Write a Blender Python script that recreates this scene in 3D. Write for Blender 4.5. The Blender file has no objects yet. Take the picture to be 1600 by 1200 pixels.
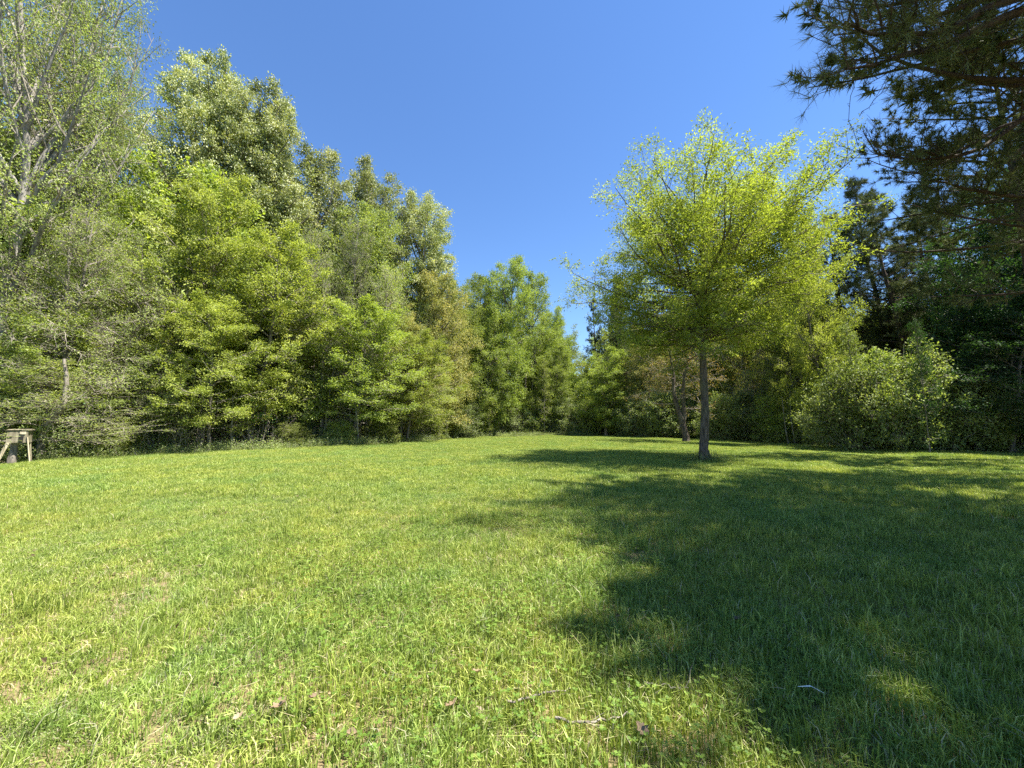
import bpy, math
import numpy as np
from mathutils import Vector

rnd = np.random.default_rng(7)
S = bpy.context.scene
C = S.collection
R = math.radians
PI = math.pi

# ------------------------------------------------------------------ camera
FP, CX, CY, PITCH, CAMZ = 600.0, 800.0, 600.0, R(5.7), 1.6      # focal length in pixels of the 1600 px photograph
cam_d = bpy.data.cameras.new('camera')
cam_d.sensor_width = 36.0
cam_d.lens = 36.0 * FP / 1600.0
cam_d.clip_start, cam_d.clip_end = 0.05, 2000.0
cam = bpy.data.objects.new('camera', cam_d)
C.objects.link(cam)
cam.location = (0, 0, CAMZ)
cam.rotation_euler = (R(90) + PITCH, 0, 0)
S.camera = cam

# ------------------------------------------------------------------ light
SUN_EL = 65.0                       # degrees above the horizon, from the right (+x), a touch from the front
SUN_AZ = -9.0                       # rotation from +x towards +y, so the shadows fall to the left and a little away
sdir = Vector((math.cos(R(SUN_EL)) * math.cos(R(SUN_AZ)), math.cos(R(SUN_EL)) * math.sin(R(SUN_AZ)), math.sin(R(SUN_EL))))
W = bpy.data.worlds.new('World')
S.world = W
W.use_nodes = True
nt = W.node_tree
bg = nt.nodes['Background']
sky = nt.nodes.new('ShaderNodeTexSky')
sky.sky_type = 'NISHITA'
sky.sun_disc = False
sky.sun_elevation = R(SUN_EL)
sky.sun_rotation = math.atan2(sdir.x, sdir.y)
sky.air_density, sky.dust_density, sky.ozone_density = 1.1, 0.0, 5.0
sky.altitude = 200
hsv = nt.nodes.new('ShaderNodeHueSaturation')
hsv.inputs['Saturation'].default_value = 1.12
hsv.inputs['Hue'].default_value = 0.505
nt.links.new(sky.outputs[0], hsv.inputs['Color'])
nt.links.new(hsv.outputs[0], bg.inputs['Color'])
bg.inputs['Strength'].default_value = 0.069
sun_d = bpy.data.lights.new('sun', 'SUN')
sun_d.energy = 5.0
sun_d.angle = R(0.55)
sun_d.color = (1.0, 0.95, 0.86)
sun = bpy.data.objects.new('sun', sun_d)
C.objects.link(sun)
sun.rotation_euler = sdir.to_track_quat('Z', 'Y').to_euler()
S.view_settings.view_transform = 'Standard'
S.view_settings.look = 'None'
S.view_settings.exposure = 1.8
S.view_settings.gamma = 1.0
S.view_settings.use_curve_mapping = False
S.cycles.max_bounces = 7
S.cycles.diffuse_bounces = 4
S.cycles.transmission_bounces = 5
S.cycles.glossy_bounces = 2
S.cycles.use_denoising = False
S.cycles.sample_clamp_indirect = 3.0

# ------------------------------------------------------------------ helpers
def ray(px, py):
    a, b = (px - CX) / FP, (CY - py) / FP
    return np.array([a, math.cos(PITCH) - b * math.sin(PITCH), math.sin(PITCH) + b * math.cos(PITCH)])

def ground_pt(px, py):
    r = ray(px, py)
    t = -CAMZ / r[2]
    return np.array([r[0] * t, r[1] * t])

def at(px, py, Y):                                   # point of that pixel's ray at depth Y in front of the camera
    r = ray(px, py)
    t = Y / r[1]
    return np.array([r[0] * t, Y, CAMZ + r[2] * t])

def tag(o, label=None, cat=None, group=None, kind=None):
    for k, v in (('label', label), ('category', cat), ('group', group), ('kind', kind)):
        if v:
            o[k] = v
    return o

def empty(name, loc=(0, 0, 0), rz=0.0):
    o = bpy.data.objects.new(name, None)
    C.objects.link(o)
    o.location = loc
    o.rotation_euler = (0, 0, rz)
    o.empty_display_size = 0.3
    return o

def norm(v):
    return v / np.maximum(np.linalg.norm(v, axis=-1, keepdims=True), 1e-9)

class MB:
    """collects vertex / face arrays and links them as one mesh"""
    def __init__(s):
        s.V, s.F, s.M, s.T, s.n = [], [], [], [], 0
    def add(s, V, F, mi=0, tone=None):
        V = np.asarray(V, float).reshape(-1, 3)
        F = np.asarray(F, int)
        s.V.append(V); s.F.append(F + s.n); s.M.append(np.full(len(F), mi, int))
        s.T.append(np.zeros(len(V)) if tone is None else np.broadcast_to(np.asarray(tone, float), (len(V),)))
        s.n += len(V)
        return s
    def mesh(s, name, mats, smooth=False, extra=None):
        me = bpy.data.meshes.new(name)
        V = np.concatenate(s.V)
        me.vertices.add(len(V)); me.vertices.foreach_set('co', V.ravel().astype(np.float32))
        F = [f for f in s.F if len(f)]
        M = [m for f, m in zip(s.F, s.M) if len(f)]
        if F:
            tot = np.concatenate([np.full(len(f), f.shape[1]) for f in F])
            idx = np.concatenate([f.ravel() for f in F])
            me.loops.add(len(idx)); me.loops.foreach_set('vertex_index', idx.astype(np.int32))
            me.polygons.add(len(tot))
            me.polygons.foreach_set('loop_start', (np.cumsum(tot) - tot).astype(np.int32))
            me.polygons.foreach_set('material_index', np.concatenate(M).astype(np.int32))
            me.polygons.foreach_set('use_smooth', np.full(len(tot), smooth))
        a = me.attributes.new('tone', 'FLOAT', 'POINT')
        a.data.foreach_set('value', np.concatenate(s.T).astype(np.float32))
        for m in (mats if isinstance(mats, (list, tuple)) else [mats]):
            me.materials.append(m)
        me.update(calc_edges=True)
        return me
    def obj(s, name, mats, parent=None, smooth=False):
        o = bpy.data.objects.new(name, s.mesh(name, mats, smooth))
        C.objects.link(o)
        o.parent = parent
        return o

def box(mb, c, size, rot=None, mi=0, bev=0.0, jit=0.0):
    c = np.array(c, float); h = np.array(size, float) / 2
    V = np.array([[x, y, z] for x in (-1, 1) for y in (-1, 1) for z in (-1, 1)], float) * h
    if jit:
        V = V + rnd.normal(0, jit, V.shape)
    if rot is not None:
        V = V @ np.array(rot).T
    F = [[0, 1, 3, 2], [4, 6, 7, 5], [0, 4, 5, 1], [2, 3, 7, 6], [0, 2, 6, 4], [1, 5, 7, 3]]
    mb.add(V + c, F, mi, rnd.random())

def tubes(mb, P, Rd, k=4, mi=0, tone=0.5, cap=False, wob=None):
    """P (B,n,3) centre lines, Rd (B,n) radii, k sides"""
    B, n, _ = P.shape
    if B == 0:
        return
    T = np.empty_like(P)
    T[:, 1:-1] = P[:, 2:] - P[:, :-2]; T[:, 0] = P[:, 1] - P[:, 0]; T[:, -1] = P[:, -1] - P[:, -2]
    T = norm(T)
    ref = np.where(np.abs(T[:, :1, 2:3]) > 0.8, np.array([1.0, 0, 0]), np.array([0, 0, 1.0]))
    ref = np.broadcast_to(ref, P.shape)
    A = norm(np.cross(T, ref)); Bn = np.cross(T, A)
    th = np.arange(k) * 2 * PI / k
    rr = Rd[:, :, None] * (np.ones((1, 1, k)) if wob is None else wob)
    V = P[:, :, None] + rr[..., None] * (A[:, :, None] * np.cos(th)[None, None, :, None] + Bn[:, :, None] * np.sin(th)[None, None, :, None])
    b = np.arange(B)[:, None, None] * n * k; i = np.arange(n - 1)[None, :, None] * k; j = np.arange(k)[None, None, :]
    j2 = (j + 1) % k
    F = np.stack([b + i + j, b + i + j2, b + i + k + j2, b + i + k + j], -1).reshape(-1, 4)
    tn = np.broadcast_to(np.asarray(tone), (B,)) if np.ndim(tone) <= 1 else tone
    mb.add(V, F[:, ::-1], mi, np.repeat(tn, n * k))

def walk(rg, P0, D, L, n, wander=0.15, trop=0.0):
    """batch of wandering polylines: (B,n+1,3)"""
    B = len(P0); P = np.empty((B, n + 1, 3)); P[:, 0] = P0
    d = norm(np.asarray(D, float)); st = (np.asarray(L) / n).reshape(-1, 1)
    tr = np.asarray(trop, float).reshape(-1, 1) if np.ndim(trop) else trop
    for i in range(n):
        d = d + rg.normal(0, wander, (B, 3)) + np.array([0, 0, 1.0]) * tr
        d = norm(d)
        P[:, i + 1] = P[:, i] + d * st
    return P

def sample(P, t):
    """points and tangents on the polylines P (B,n,3) at t (B,m) in 0..1"""
    B, n, _ = P.shape
    x = np.clip(t, 0, 0.9999) * (n - 1); i = x.astype(int); f = (x - i)[..., None]
    b = np.arange(B)[:, None]
    a, c = P[b, i], P[b, i + 1]
    return a + (c - a) * f, norm(c - a)

def perp(rg, T, flat=0.0):
    r = rg.normal(size=T.shape)
    r[..., 2] *= (1 - flat)
    p = r - (r * T).sum(-1, keepdims=True) * T
    return norm(p)

def leaf_quads(mb, rg, P, L, Wd, up=0.6, droop=0.0, mi=0, tone=None, axis=None):
    """one folded rhombic leaf at each of the points P"""
    N = len(P)
    nrm = norm(rg.normal(size=(N, 3)) * np.array([1, 1, 0.7]) + np.array([0, 0, up]))
    a = rg.normal(size=(N, 3)) if axis is None else axis + rg.normal(0, 0.5, (N, 3))
    a[:, 2] -= droop
    a = norm(a - (a * nrm).sum(1, keepdims=True) * nrm)
    s = np.cross(nrm, a)
    l = (L * rg.uniform(0.65, 1.25, N))[:, None]; w = (Wd * rg.uniform(0.7, 1.2, N))[:, None]
    v = np.stack([P, P + a * l * 0.45 + s * w * 0.5 + nrm * w * 0.18, P + a * l - nrm * l * 0.12, P + a * l * 0.45 - s * w * 0.5 + nrm * w * 0.18], 1)
    F = np.arange(N * 4).reshape(N, 4)
    t = rg.random(N) if tone is None else tone
    mb.add(v.reshape(-1, 3), F, mi, np.repeat(t, 4))

def needles(mb, rg, P, D, n, L, w, spread=0.9, mi=0):
    """a tuft of n needles at each P pointing about D: one thin triangle each"""
    B = len(P)
    d = norm(D[:, None] * 0.9 + rg.normal(0, spread * 0.62, (B, n, 3)) + np.array([0, 0, -0.05]))
    base = P[:, None] - D[:, None] * rg.uniform(0, 0.55 * L, (B, n, 1))
    l = L * rg.uniform(0.65, 1.15, (B, n, 1))
    tip = base + d * l + np.array([0, 0, -0.10]) * l
    s = norm(np.cross(d, rg.normal(size=(B, n, 3)))) * w * 0.5
    V = np.stack([base - s, base + s, tip], 2).reshape(-1, 3)
    t = np.repeat(np.clip(np.repeat(rg.random(B), n) * 0.6 + rg.random(B * n) * 0.4, 0, 1), 3)
    mb.add(V, np.arange(len(V)).reshape(-1, 3), mi, t)

# ------------------------------------------------------------------ materials
def new_mat(name):
    m = bpy.data.materials.new(name); m.use_nodes = True
    m.node_tree.nodes.clear()
    return m, m.node_tree.nodes, m.node_tree.links

def ramp(N, stops):
    r = N.new('ShaderNodeValToRGB'); e = r.color_ramp.elements
    while len(e) < len(stops):
        e.new(0.5)
    for k, (p, c) in enumerate(stops):
        e[k].position = p; e[k].color = (*c, 1)
    return r

def leaf_mat(name, cols, trans=0.42, gloss=0.018, rough=0.55, tcol=(1.25, 1.25, 0.45), vary=0.25, patch=0.5):
    m, N, L = new_mat(name)
    at_ = N.new('ShaderNodeAttribute'); at_.attribute_name = 'tone'
    oi = N.new('ShaderNodeObjectInfo')
    geo = N.new('ShaderNodeNewGeometry')
    nz = N.new('ShaderNodeTexNoise'); nz.inputs['Scale'].default_value = patch; nz.inputs['Detail'].default_value = 2
    L.new(geo.outputs['Position'], nz.inputs['Vector'])
    ad = N.new('ShaderNodeMath'); ad.operation = 'MULTIPLY_ADD'; ad.inputs[1].default_value = 1.1; ad.inputs[2].default_value = -0.55
    L.new(nz.outputs['Fac'], ad.inputs[0])
    s2 = N.new('ShaderNodeMath'); s2.operation = 'MULTIPLY_ADD'; s2.inputs[1].default_value = 0.75
    L.new(at_.outputs['Fac'], s2.inputs[0]); L.new(ad.outputs[0], s2.inputs[2])
    s3 = N.new('ShaderNodeMath'); s3.operation = 'ADD'; s3.inputs[1].default_value = 0.12
    L.new(s2.outputs[0], s3.inputs[0])
    rp = ramp(N, [(i / (len(cols) - 1), c) for i, c in enumerate(cols)])
    L.new(s3.outputs[0], rp.inputs[0])
    hs = N.new('ShaderNodeHueSaturation')
    mr = N.new('ShaderNodeMapRange'); mr.inputs['To Min'].default_value = 1 - vary; mr.inputs['To Max'].default_value = 1 + vary
    L.new(oi.outputs['Random'], mr.inputs['Value']); L.new(mr.outputs[0], hs.inputs['Value'])
    L.new(rp.outputs[0], hs.inputs['Color'])
    df = N.new('ShaderNodeBsdfDiffuse'); tr = N.new('ShaderNodeBsdfTranslucent'); gl = N.new('ShaderNodeBsdfGlossy')
    L.new(hs.outputs[0], df.inputs['Color'])
    mx = N.new('ShaderNodeMix'); mx.data_type = 'RGBA'; mx.blend_type = 'MULTIPLY'; mx.inputs[0].default_value = 1
    L.new(hs.outputs[0], mx.inputs[6]); mx.inputs[7].default_value = (*tcol, 1)
    L.new(mx.outputs[2], tr.inputs['Color'])
    gl.inputs['Roughness'].default_value = rough; gl.inputs['Color'].default_value = (1, 1, 1, 1)
    a = N.new('ShaderNodeMixShader'); a.inputs[0].default_value = trans
    L.new(df.outputs[0], a.inputs[1]); L.new(tr.outputs[0], a.inputs[2])
    b = N.new('ShaderNodeMixShader'); b.inputs[0].default_value = gloss
    L.new(a.outputs[0], b.inputs[1]); L.new(gl.outputs[0], b.inputs[2])
    o = N.new('ShaderNodeOutputMaterial'); L.new(b.outputs[0], o.inputs[0])
    return m

def bark_mat(name, dark, light, scale=3.0, moss=0.0, bump=0.6):
    m, N, L = new_mat(name)
    tc = N.new('ShaderNodeTexCoord'); mp = N.new('ShaderNodeMapping'); mp.inputs['Scale'].default_value = (scale * 4, scale * 4, scale * 0.7)
    L.new(tc.outputs['Object'], mp.inputs[0])
    n1 = N.new('ShaderNodeTexNoise'); n1.inputs['Scale'].default_value = 1.0; n1.inputs['Detail'].default_value = 6; n1.inputs['Roughness'].default_value = 0.65
    L.new(mp.outputs[0], n1.inputs['Vector'])
    n2 = N.new('ShaderNodeTexNoise'); n2.inputs['Scale'].default_value = 1.1; n2.inputs['Detail'].default_value = 3
    L.new(tc.outputs['Object'], n2.inputs['Vector'])
    rp = ramp(N, [(0.32, dark), (0.5, tuple((a + b) / 2 for a, b in zip(dark, light))), (0.68, light)])
    L.new(n1.outputs['Fac'], rp.inputs[0])
    mx = N.new('ShaderNodeMix'); mx.data_type = 'RGBA'
    r2 = ramp(N, [(0.5, (0, 0, 0)), (0.72, (moss, moss, moss))])
    L.new(n2.outputs['Fac'], r2.inputs[0]); L.new(r2.outputs[0], mx.inputs[0])
    L.new(rp.outputs[0], mx.inputs[6]); mx.inputs[7].default_value = (0.16, 0.18, 0.10, 1)
    p = N.new('ShaderNodeBsdfPrincipled'); p.inputs['Roughness'].default_value = 0.9
    p.inputs['Specular IOR Level'].default_value = 0.2
    L.new(mx.outputs[2], p.inputs['Base Color'])
    bp = N.new('ShaderNodeBump'); bp.inputs['Strength'].default_value = bump; bp.inputs['Distance'].default_value = 0.03
    L.new(n1.outputs['Fac'], bp.inputs['Height']); L.new(bp.outputs[0], p.inputs['Normal'])
    o = N.new('ShaderNodeOutputMaterial'); L.new(p.outputs[0], o.inputs[0])
    return m

M_MAIN = leaf_mat('young_oak_leaf', [(0.08, 0.12, 0.014), (0.18, 0.235, 0.03), (0.32, 0.38, 0.06), (0.46, 0.50, 0.13)], tcol=(1.2, 1.2, 0.6), trans=0.46, patch=0.45)
M_PALE = leaf_mat('pale_spring_leaf', [(0.11, 0.16, 0.035), (0.22, 0.285, 0.07), (0.34, 0.40, 0.12), (0.45, 0.50, 0.20)], trans=0.48)
M_OLIVE = leaf_mat('silvery_olive_leaf', [(0.09, 0.125, 0.03), (0.22, 0.265, 0.085), (0.40, 0.43, 0.19), (0.57, 0.57, 0.34)], trans=0.32, gloss=0.04)
M_BEECH = leaf_mat('yellow_green_leaf', [(0.075, 0.11, 0.018), (0.18, 0.225, 0.038), (0.31, 0.355, 0.07), (0.45, 0.48, 0.14)], tcol=(1.2, 1.2, 0.6), trans=0.44)
M_MID = leaf_mat('mid_green_leaf', [(0.085, 0.13, 0.024), (0.19, 0.255, 0.05), (0.31, 0.385, 0.085), (0.42, 0.48, 0.15)], trans=0.46)
M_TAN = leaf_mat('tan_young_leaf', [(0.10, 0.13, 0.03), (0.22, 0.25, 0.06), (0.36, 0.36, 0.12), (0.48, 0.43, 0.18)], trans=0.4, tcol=(1.2, 1.05, 0.6))
M_ORANGE = leaf_mat('orange_young_leaf', [(0.08, 0.12, 0.02), (0.17, 0.19, 0.04), (0.33, 0.27, 0.08), (0.48, 0.33, 0.13)], trans=0.4, tcol=(1.2, 1.0, 0.6))
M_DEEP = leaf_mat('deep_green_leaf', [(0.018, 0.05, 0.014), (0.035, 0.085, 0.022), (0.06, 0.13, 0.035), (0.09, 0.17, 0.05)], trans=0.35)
M_SHRUB = leaf_mat('shrub_leaf', [(0.085, 0.13, 0.03), (0.17, 0.23, 0.06), (0.28, 0.34, 0.11), (0.38, 0.43, 0.18)], trans=0.4, gloss=0.03)
M_PINE = leaf_mat('pine_needle', [(0.035, 0.052, 0.016), (0.075, 0.10, 0.034), (0.14, 0.165, 0.06), (0.22, 0.23, 0.10)], trans=0.15, gloss=0.015, tcol=(1.1, 1.1, 0.7))
M_CEDAR = leaf_mat('blue_green_needle', [(0.03, 0.055, 0.035), (0.05, 0.085, 0.055), (0.08, 0.12, 0.08)], trans=0.12)
M_LITTER = leaf_mat('dead_leaf', [(0.06, 0.038, 0.022), (0.14, 0.095, 0.055), (0.26, 0.19, 0.12), (0.40, 0.31, 0.21)], trans=0.15, tcol=(1, 0.8, 0.6))
B_GREY = bark_mat('grey_bark', (0.07, 0.058, 0.046), (0.33, 0.29, 0.24), 3.0, 0.45)
B_PALE = bark_mat('pale_bark', (0.10, 0.09, 0.075), (0.42, 0.39, 0.34), 2.0, 0.25)
B_TWIG = bark_mat('twig_bark', (0.16, 0.135, 0.105), (0.44, 0.39, 0.32), 2.0, 0.15, 0.2)
B_PINE = bark_mat('pine_bark', (0.025, 0.018, 0.014), (0.12, 0.085, 0.06), 2.5, 0.1)
B_MAIN = bark_mat('furrowed_bark', (0.03, 0.024, 0.018), (0.21, 0.17, 0.135), 3.5, 0.45, 0.9)
M_WOOD = bark_mat('weathered_wood', (0.10, 0.085, 0.055), (0.34, 0.30, 0.20), 2.2, 0.35, 0.3)
M_WOODP = bark_mat('pale_timber', (0.30, 0.25, 0.16), (0.62, 0.54, 0.38), 2.2, 0.1, 0.3)

def flat_mat(name, col, rough=0.8):
    m, N, L = new_mat(name)
    nz = N.new('ShaderNodeTexNoise'); nz.inputs['Scale'].default_value = 40
    rp = ramp(N, [(0.3, tuple(c * 0.7 for c in col)), (0.7, tuple(min(1, c * 1.25) for c in col))])
    L.new(nz.outputs['Fac'], rp.inputs[0])
    p = N.new('ShaderNodeBsdfPrincipled'); p.inputs['Roughness'].default_value = rough
    L.new(rp.outputs[0], p.inputs['Base Color'])
    o = N.new('ShaderNodeOutputMaterial'); L.new(p.outputs[0], o.inputs[0])
    return m
M_HOLE = flat_mat('hole_shade_and_latch', (0.012, 0.010, 0.008))

# grass: colour drifts slowly over the field (kind of sward), each blade has its own tone
def grass_mat():
    m, N, L = new_mat('grass_blade')
    at_ = N.new('ShaderNodeAttribute'); at_.attribute_name = 'tone'
    geo = N.new('ShaderNodeNewGeometry')
    def noise(sc, det=3):
        n = N.new('ShaderNodeTexNoise'); n.inputs['Scale'].default_value = sc; n.inputs['Detail'].default_value = det
        L.new(geo.outputs['Position'], n.inputs['Vector']); return n
    rp = ramp(N, [(0.0, (0.075, 0.12, 0.012)), (0.35, (0.215, 0.295, 0.036)), (0.75, (0.39, 0.46, 0.09)), (0.93, (0.55, 0.60, 0.21)), (0.965, (0.40, 0.36, 0.16)), (1.0, (0.50, 0.44, 0.24))])
    L.new(at_.outputs['Fac'], rp.inputs[0])
    # yellower and bluer patches of sward
    n1 = noise(0.55); r1 = ramp(N, [(0.35, (0.92, 1.0, 1.35)), (0.5, (1.02, 1, 1.25)), (0.66, (1.14, 1.06, 1.3))])
    L.new(n1.outputs['Fac'], r1.inputs[0])
    m1 = N.new('ShaderNodeMix'); m1.data_type = 'RGBA'; m1.blend_type = 'MULTIPLY'; m1.inputs[0].default_value = 1
    L.new(rp.outputs[0], m1.inputs[6]); L.new(r1.outputs[0], m1.inputs[7])
    n2 = noise(2.6, 4); r2 = ramp(N, [(0.3, (0.72, 0.78, 0.8)), (0.5, (1, 1, 1)), (0.7, (1.3, 1.18, 1.2))])
    L.new(n2.outputs['Fac'], r2.inputs[0])
    m2 = N.new('ShaderNodeMix'); m2.data_type = 'RGBA'; m2.blend_type = 'MULTIPLY'; m2.inputs[0].default_value = 1
    L.new(m1.outputs[2], m2.inputs[6]); L.new(r2.outputs[0], m2.inputs[7])
    df = N.new('ShaderNodeBsdfDiffuse'); tr = N.new('ShaderNodeBsdfTranslucent'); gl = N.new('ShaderNodeBsdfGlossy')
    gl.inputs['Roughness'].default_value = 0.5
    mt = N.new('ShaderNodeMix'); mt.data_type = 'RGBA'; mt.blend_type = 'MULTIPLY'; mt.inputs[0].default_value = 1
    L.new(m2.outputs[2], mt.inputs[6]); mt.inputs[7].default_value = (1.15, 1.2, 0.6, 1)
    L.new(m2.outputs[2], df.inputs[0]); L.new(mt.outputs[2], tr.inputs[0])
    a = N.new('ShaderNodeMixShader'); a.inputs[0].default_value = 0.34
    L.new(df.outputs[0], a.inputs[1]); L.new(tr.outputs[0], a.inputs[2])
    b = N.new('ShaderNodeMixShader'); b.inputs[0].default_value = 0.03
    L.new(a.outputs[0], b.inputs[1]); L.new(gl.outputs[0], b.inputs[2])
    o = N.new('ShaderNodeOutputMaterial'); L.new(b.outputs[0], o.inputs[0])
    return m
M_GRASS = grass_mat()
M_CLOVER = leaf_mat('clover_leaf', [(0.08, 0.16, 0.02), (0.16, 0.27, 0.035), (0.27, 0.38, 0.06)], trans=0.4)

def ground_mat():
    m, N, L = new_mat('soil_and_litter')
    geo = N.new('ShaderNodeNewGeometry')
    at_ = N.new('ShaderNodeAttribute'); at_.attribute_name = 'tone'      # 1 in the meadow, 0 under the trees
    def noise(sc, det=5):
        n = N.new('ShaderNodeTexNoise'); n.inputs['Scale'].default_value = sc; n.inputs['Detail'].default_value = det; n.inputs['Roughness'].default_value = 0.7
        L.new(geo.outputs['Position'], n.inputs['Vector']); return n
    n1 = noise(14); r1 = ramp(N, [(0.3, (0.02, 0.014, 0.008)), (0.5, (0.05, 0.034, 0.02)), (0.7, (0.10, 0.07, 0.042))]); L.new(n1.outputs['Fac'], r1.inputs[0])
    n2 = noise(70); r2 = ramp(N, [(0.35, (0.05, 0.04, 0.018)), (0.5, (0.16, 0.125, 0.06)), (0.66, (0.36, 0.28, 0.16))]); L.new(n2.outputs['Fac'], r2.inputs[0])
    n3 = noise(1.3); r3 = ramp(N, [(0.4, (0.10, 0.11, 0.035)), (0.62, (0.26, 0.185, 0.11))]); L.new(n3.outputs['Fac'], r3.inputs[0])
    mm = N.new('ShaderNodeMix'); mm.data_type = 'RGBA'; mm.inputs[0].default_value = 0.5
    L.new(r2.outputs[0], mm.inputs[6]); L.new(r3.outputs[0], mm.inputs[7])
    mx = N.new('ShaderNodeMix'); mx.data_type = 'RGBA'
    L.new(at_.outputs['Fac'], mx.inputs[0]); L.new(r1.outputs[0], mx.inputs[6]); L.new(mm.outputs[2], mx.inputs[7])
    p = N.new('ShaderNodeBsdfPrincipled'); p.inputs['Roughness'].default_value = 0.95; p.inputs['Specular IOR Level'].default_value = 0.1
    L.new(mx.outputs[2], p.inputs['Base Color'])
    bp = N.new('ShaderNodeBump'); bp.inputs['Strength'].default_value = 0.8; bp.inputs['Distance'].default_value = 0.03
    L.new(n1.outputs['Fac'], bp.inputs['Height']); L.new(bp.outputs[0], p.inputs['Normal'])
    o = N.new('ShaderNodeOutputMaterial'); L.new(p.outputs[0], o.inputs[0])
    return m
M_GROUND = ground_mat()

# ------------------------------------------------------------------ the clearing
EDGE_PX = [(-60, 733), (0, 727), (120, 716), (300, 708), (430, 703), (550, 698), (640, 691), (700, 685), (770, 683), (900, 681.5), (1010, 682), (1090, 684),
           (1160, 689), (1250, 694), (1350, 699), (1450, 703), (1540, 706), (1640, 709)]
POLY = [tuple(ground_pt(*p)) for p in EDGE_PX]
POLY = [(-24.0, -14.0), (-21.5, 3.0)] + POLY + [(23.0, 13.0), (17.0, 3.0), (17.0, -14.0)]
POLY = np.array(POLY)

def field_dist(x, y):
    """signed distance to the edge of the wood, positive inside the meadow"""
    x = np.asarray(x, float); y = np.asarray(y, float)
    a = POLY; b = np.roll(POLY, -1, 0)
    ins = np.zeros(x.shape, bool); dm = np.full(x.shape, 1e9)
    for (x0, y0), (x1, y1) in zip(a, b):
        c = ((y0 > y) != (y1 > y)) & (x < (x1 - x0) * (y - y0) / (y1 - y0 + 1e-12) + x0)
        ins ^= c
        dx, dy = x1 - x0, y1 - y0
        t = np.clip(((x - x0) * dx + (y - y0) * dy) / (dx * dx + dy * dy), 0, 1)
        dm = np.minimum(dm, np.hypot(x - x0 - t * dx, y - y0 - t * dy))
    return np.where(ins, dm, -dm)

def height(x, y):
    x = np.asarray(x, float); y = np.asarray(y, float)
    h = 0.035 * np.sin(x * 0.9 + 1.3) * np.sin(y * 0.7 + 0.4) + 0.025 * np.sin(x * 2.1 + y * 1.3) + 0.05 * np.sin(x * 0.21) * np.cos(y * 0.17)
    return h * np.clip(np.hypot(x, y) / 6, 0.3, 1)

def hh(x, y):
    return float(height(x, y))

xs = np.concatenate([[-600, -300, -150, -90], np.arange(-60, 60.1, 0.75), [90, 150, 300, 600]])
ys = np.concatenate([[-600, -200, -60], np.arange(-20, 90.1, 0.75), [120, 200, 350, 700]])
GX, GY = np.meshgrid(xs, ys)
GZ = height(GX, GY)
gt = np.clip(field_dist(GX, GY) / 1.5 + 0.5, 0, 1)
mb = MB()
nx, ny = len(xs), len(ys)
i = np.arange(ny - 1)[:, None] * nx + np.arange(nx - 1)[None]
mb.add(np.stack([GX, GY, GZ], -1), np.stack([i, i + 1, i + nx + 1, i + nx], -1).reshape(-1, 4), 0, gt.ravel())
ground = mb.obj('ground', M_GROUND, smooth=True)
tag(ground, kind='structure')

# ------------------------------------------------------------------ trees
def env_round(t): return math.sqrt(max(0.02, 1 - (2 * t - 0.9) ** 2 / 1.25))

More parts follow.
